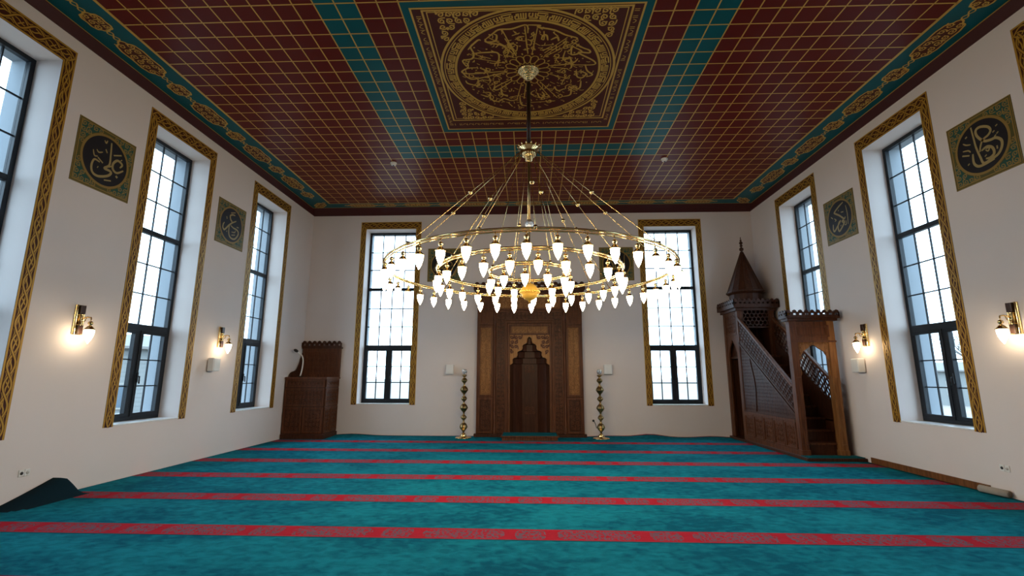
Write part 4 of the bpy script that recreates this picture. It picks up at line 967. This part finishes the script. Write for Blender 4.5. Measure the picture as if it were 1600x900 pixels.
def house(loc, rz, w, d, h, lab):
    r = empty('house', loc, rz); tag(r, lab, 'house')
    mb = MB(); mb.box(-w/2, w/2, -d/2, d/2, 0, h)
    for i in range(int(h/.25)): mb.box(-w/2-.01, w/2+.01, -d/2-.02, -d/2, i*.25, i*.25+.22)
    ob('walls', mb, 'house', r)
    mb = MB(); mb.prism([(-d/2-.6, h), (d/2+.6, h), (d/2+.6, h+.15), (0, h+1.1), (-d/2-.6, h+.15)], lambda a, b, k: (k, a, b), -w/2-.5, w/2+.5); ob('roof', mb, 'roof', r)
    for x in (-w*.3, 0, w*.3):
        mb = MB(); frame_rect(mb, x-.6, x+.6, 1.1, 2.6, .1, XZ(-d/2-.02), 0, .06, 0); wf = ob('window', mb, 'pale', r)
        mb = MB(); mb.box(x-.52, x+.52, -d/2-.03, -d/2-.02, 1.18, 2.52); ob('window_glass', mb, 'shingle', wf)
    return r
house((-27, 29, -1.5), math.radians(58), 22, 7, 4.6, 'pale blue grey house seen through the left windows')
mb = MB(); mb.box(-11, 11, -.12, .12, 0, 1.2)
for i in range(23): mb.box(-11+i-.06, -11+i+.06, -.16, .16, 0, 1.35)
fe = ob('garden_wall', mb, 'pale'); fe.location = (-20, 23.5, -1.5); fe.rotation_euler = (0, 0, math.radians(58)); tag(fe, 'low pale garden wall in front of the house outside the left windows', 'garden wall')
def tree(loc, h, seed, lab):
    rn = random.Random(seed); mb = MB()
    def br(p, d, l, r, dep):
        q = p+d*l; mb.tube([p, p.lerp(q, .5)+Vector((rn.uniform(-.04, .04)*l, rn.uniform(-.04, .04)*l, 0)), q], [r, r*.8, r*.62], 5)
        if dep == 0: return
        for _ in range(3):
            e = Vector((rn.uniform(-1, 1), rn.uniform(-1, 1), rn.uniform(.1, 1.0))); br(q, (d*.9+e*.75).normalized(), l*rn.uniform(.6, .82), r*.6, dep-1)
    br(Vector((0, 0, 0)), Vector((0, 0, 1)), h*.30, h*.022, 5)
    o = ob('bare_tree', mb, 'bark'); o.location = loc; tag(o, lab, 'tree', 'bare trees outside'); return o
tree((23, 24, -1.5), 6.5, 1, 'bare winter tree outside the large right window, nearest of the trees')
tree((30, 27, -1.5), 7.5, 2, 'bare winter tree outside the right windows, behind the nearest tree')
tree((21, 31, -1.5), 6.0, 3, 'bare winter tree outside the right windows, farthest towards the pulpit')
tree((9.5, 42, -1.5), 6.0, 4, 'bare winter tree outside the right-hand back window')
house((52, 52, -1.5), math.radians(-52), 18, 7, 3.6, 'pale house behind bare trees outside the right windows')

# ------------------------------------------------------------------ light and camera
wd = bpy.data.worlds.new('sky'); SC.world = wd; wd.use_nodes = True
bg = wd.node_tree.nodes['Background']; bg.inputs[0].default_value = (.60, .82, 1.0, 1); bg.inputs[1].default_value = SKY
cam = bpy.data.cameras.new('camera'); co = bpy.data.objects.new('camera', cam); COL.objects.link(co); SC.camera = co
cam.sensor_fit = 'HORIZONTAL'; cam.sensor_width = 36.; cam.lens = 739.102/1600*36.; cam.clip_start = .05; cam.clip_end = 1000
pi_, ya_, ro_ = .1854, -.0370, .0013
fw = Vector((math.sin(ya_)*math.cos(pi_), math.cos(ya_)*math.cos(pi_), math.sin(pi_)))
rt_ = fw.cross(Vector((0, 0, 1))).normalized(); up_ = rt_.cross(fw)
r2 = rt_*math.cos(ro_)+up_*math.sin(ro_); u2 = -rt_*math.sin(ro_)+up_*math.cos(ro_)
co.matrix_world = Matrix(((r2.x, u2.x, -fw.x, 0), (r2.y, u2.y, -fw.y, 0), (r2.z, u2.z, -fw.z, 1.5), (0, 0, 0, 1)))
SC.view_settings.view_transform = 'Standard'; SC.view_settings.look = 'None'; SC.view_settings.exposure = .36; SC.view_settings.gamma = 1.; SC.view_settings.use_curve_mapping = False
SC.cycles.use_denoising = True; SC.cycles.max_bounces = 8; SC.cycles.diffuse_bounces = 6; SC.cycles.transparent_max_bounces = 12; SC.cycles.sample_clamp_indirect = 6.
SC.cycles.caustics_reflective = False; SC.cycles.caustics_refractive = False
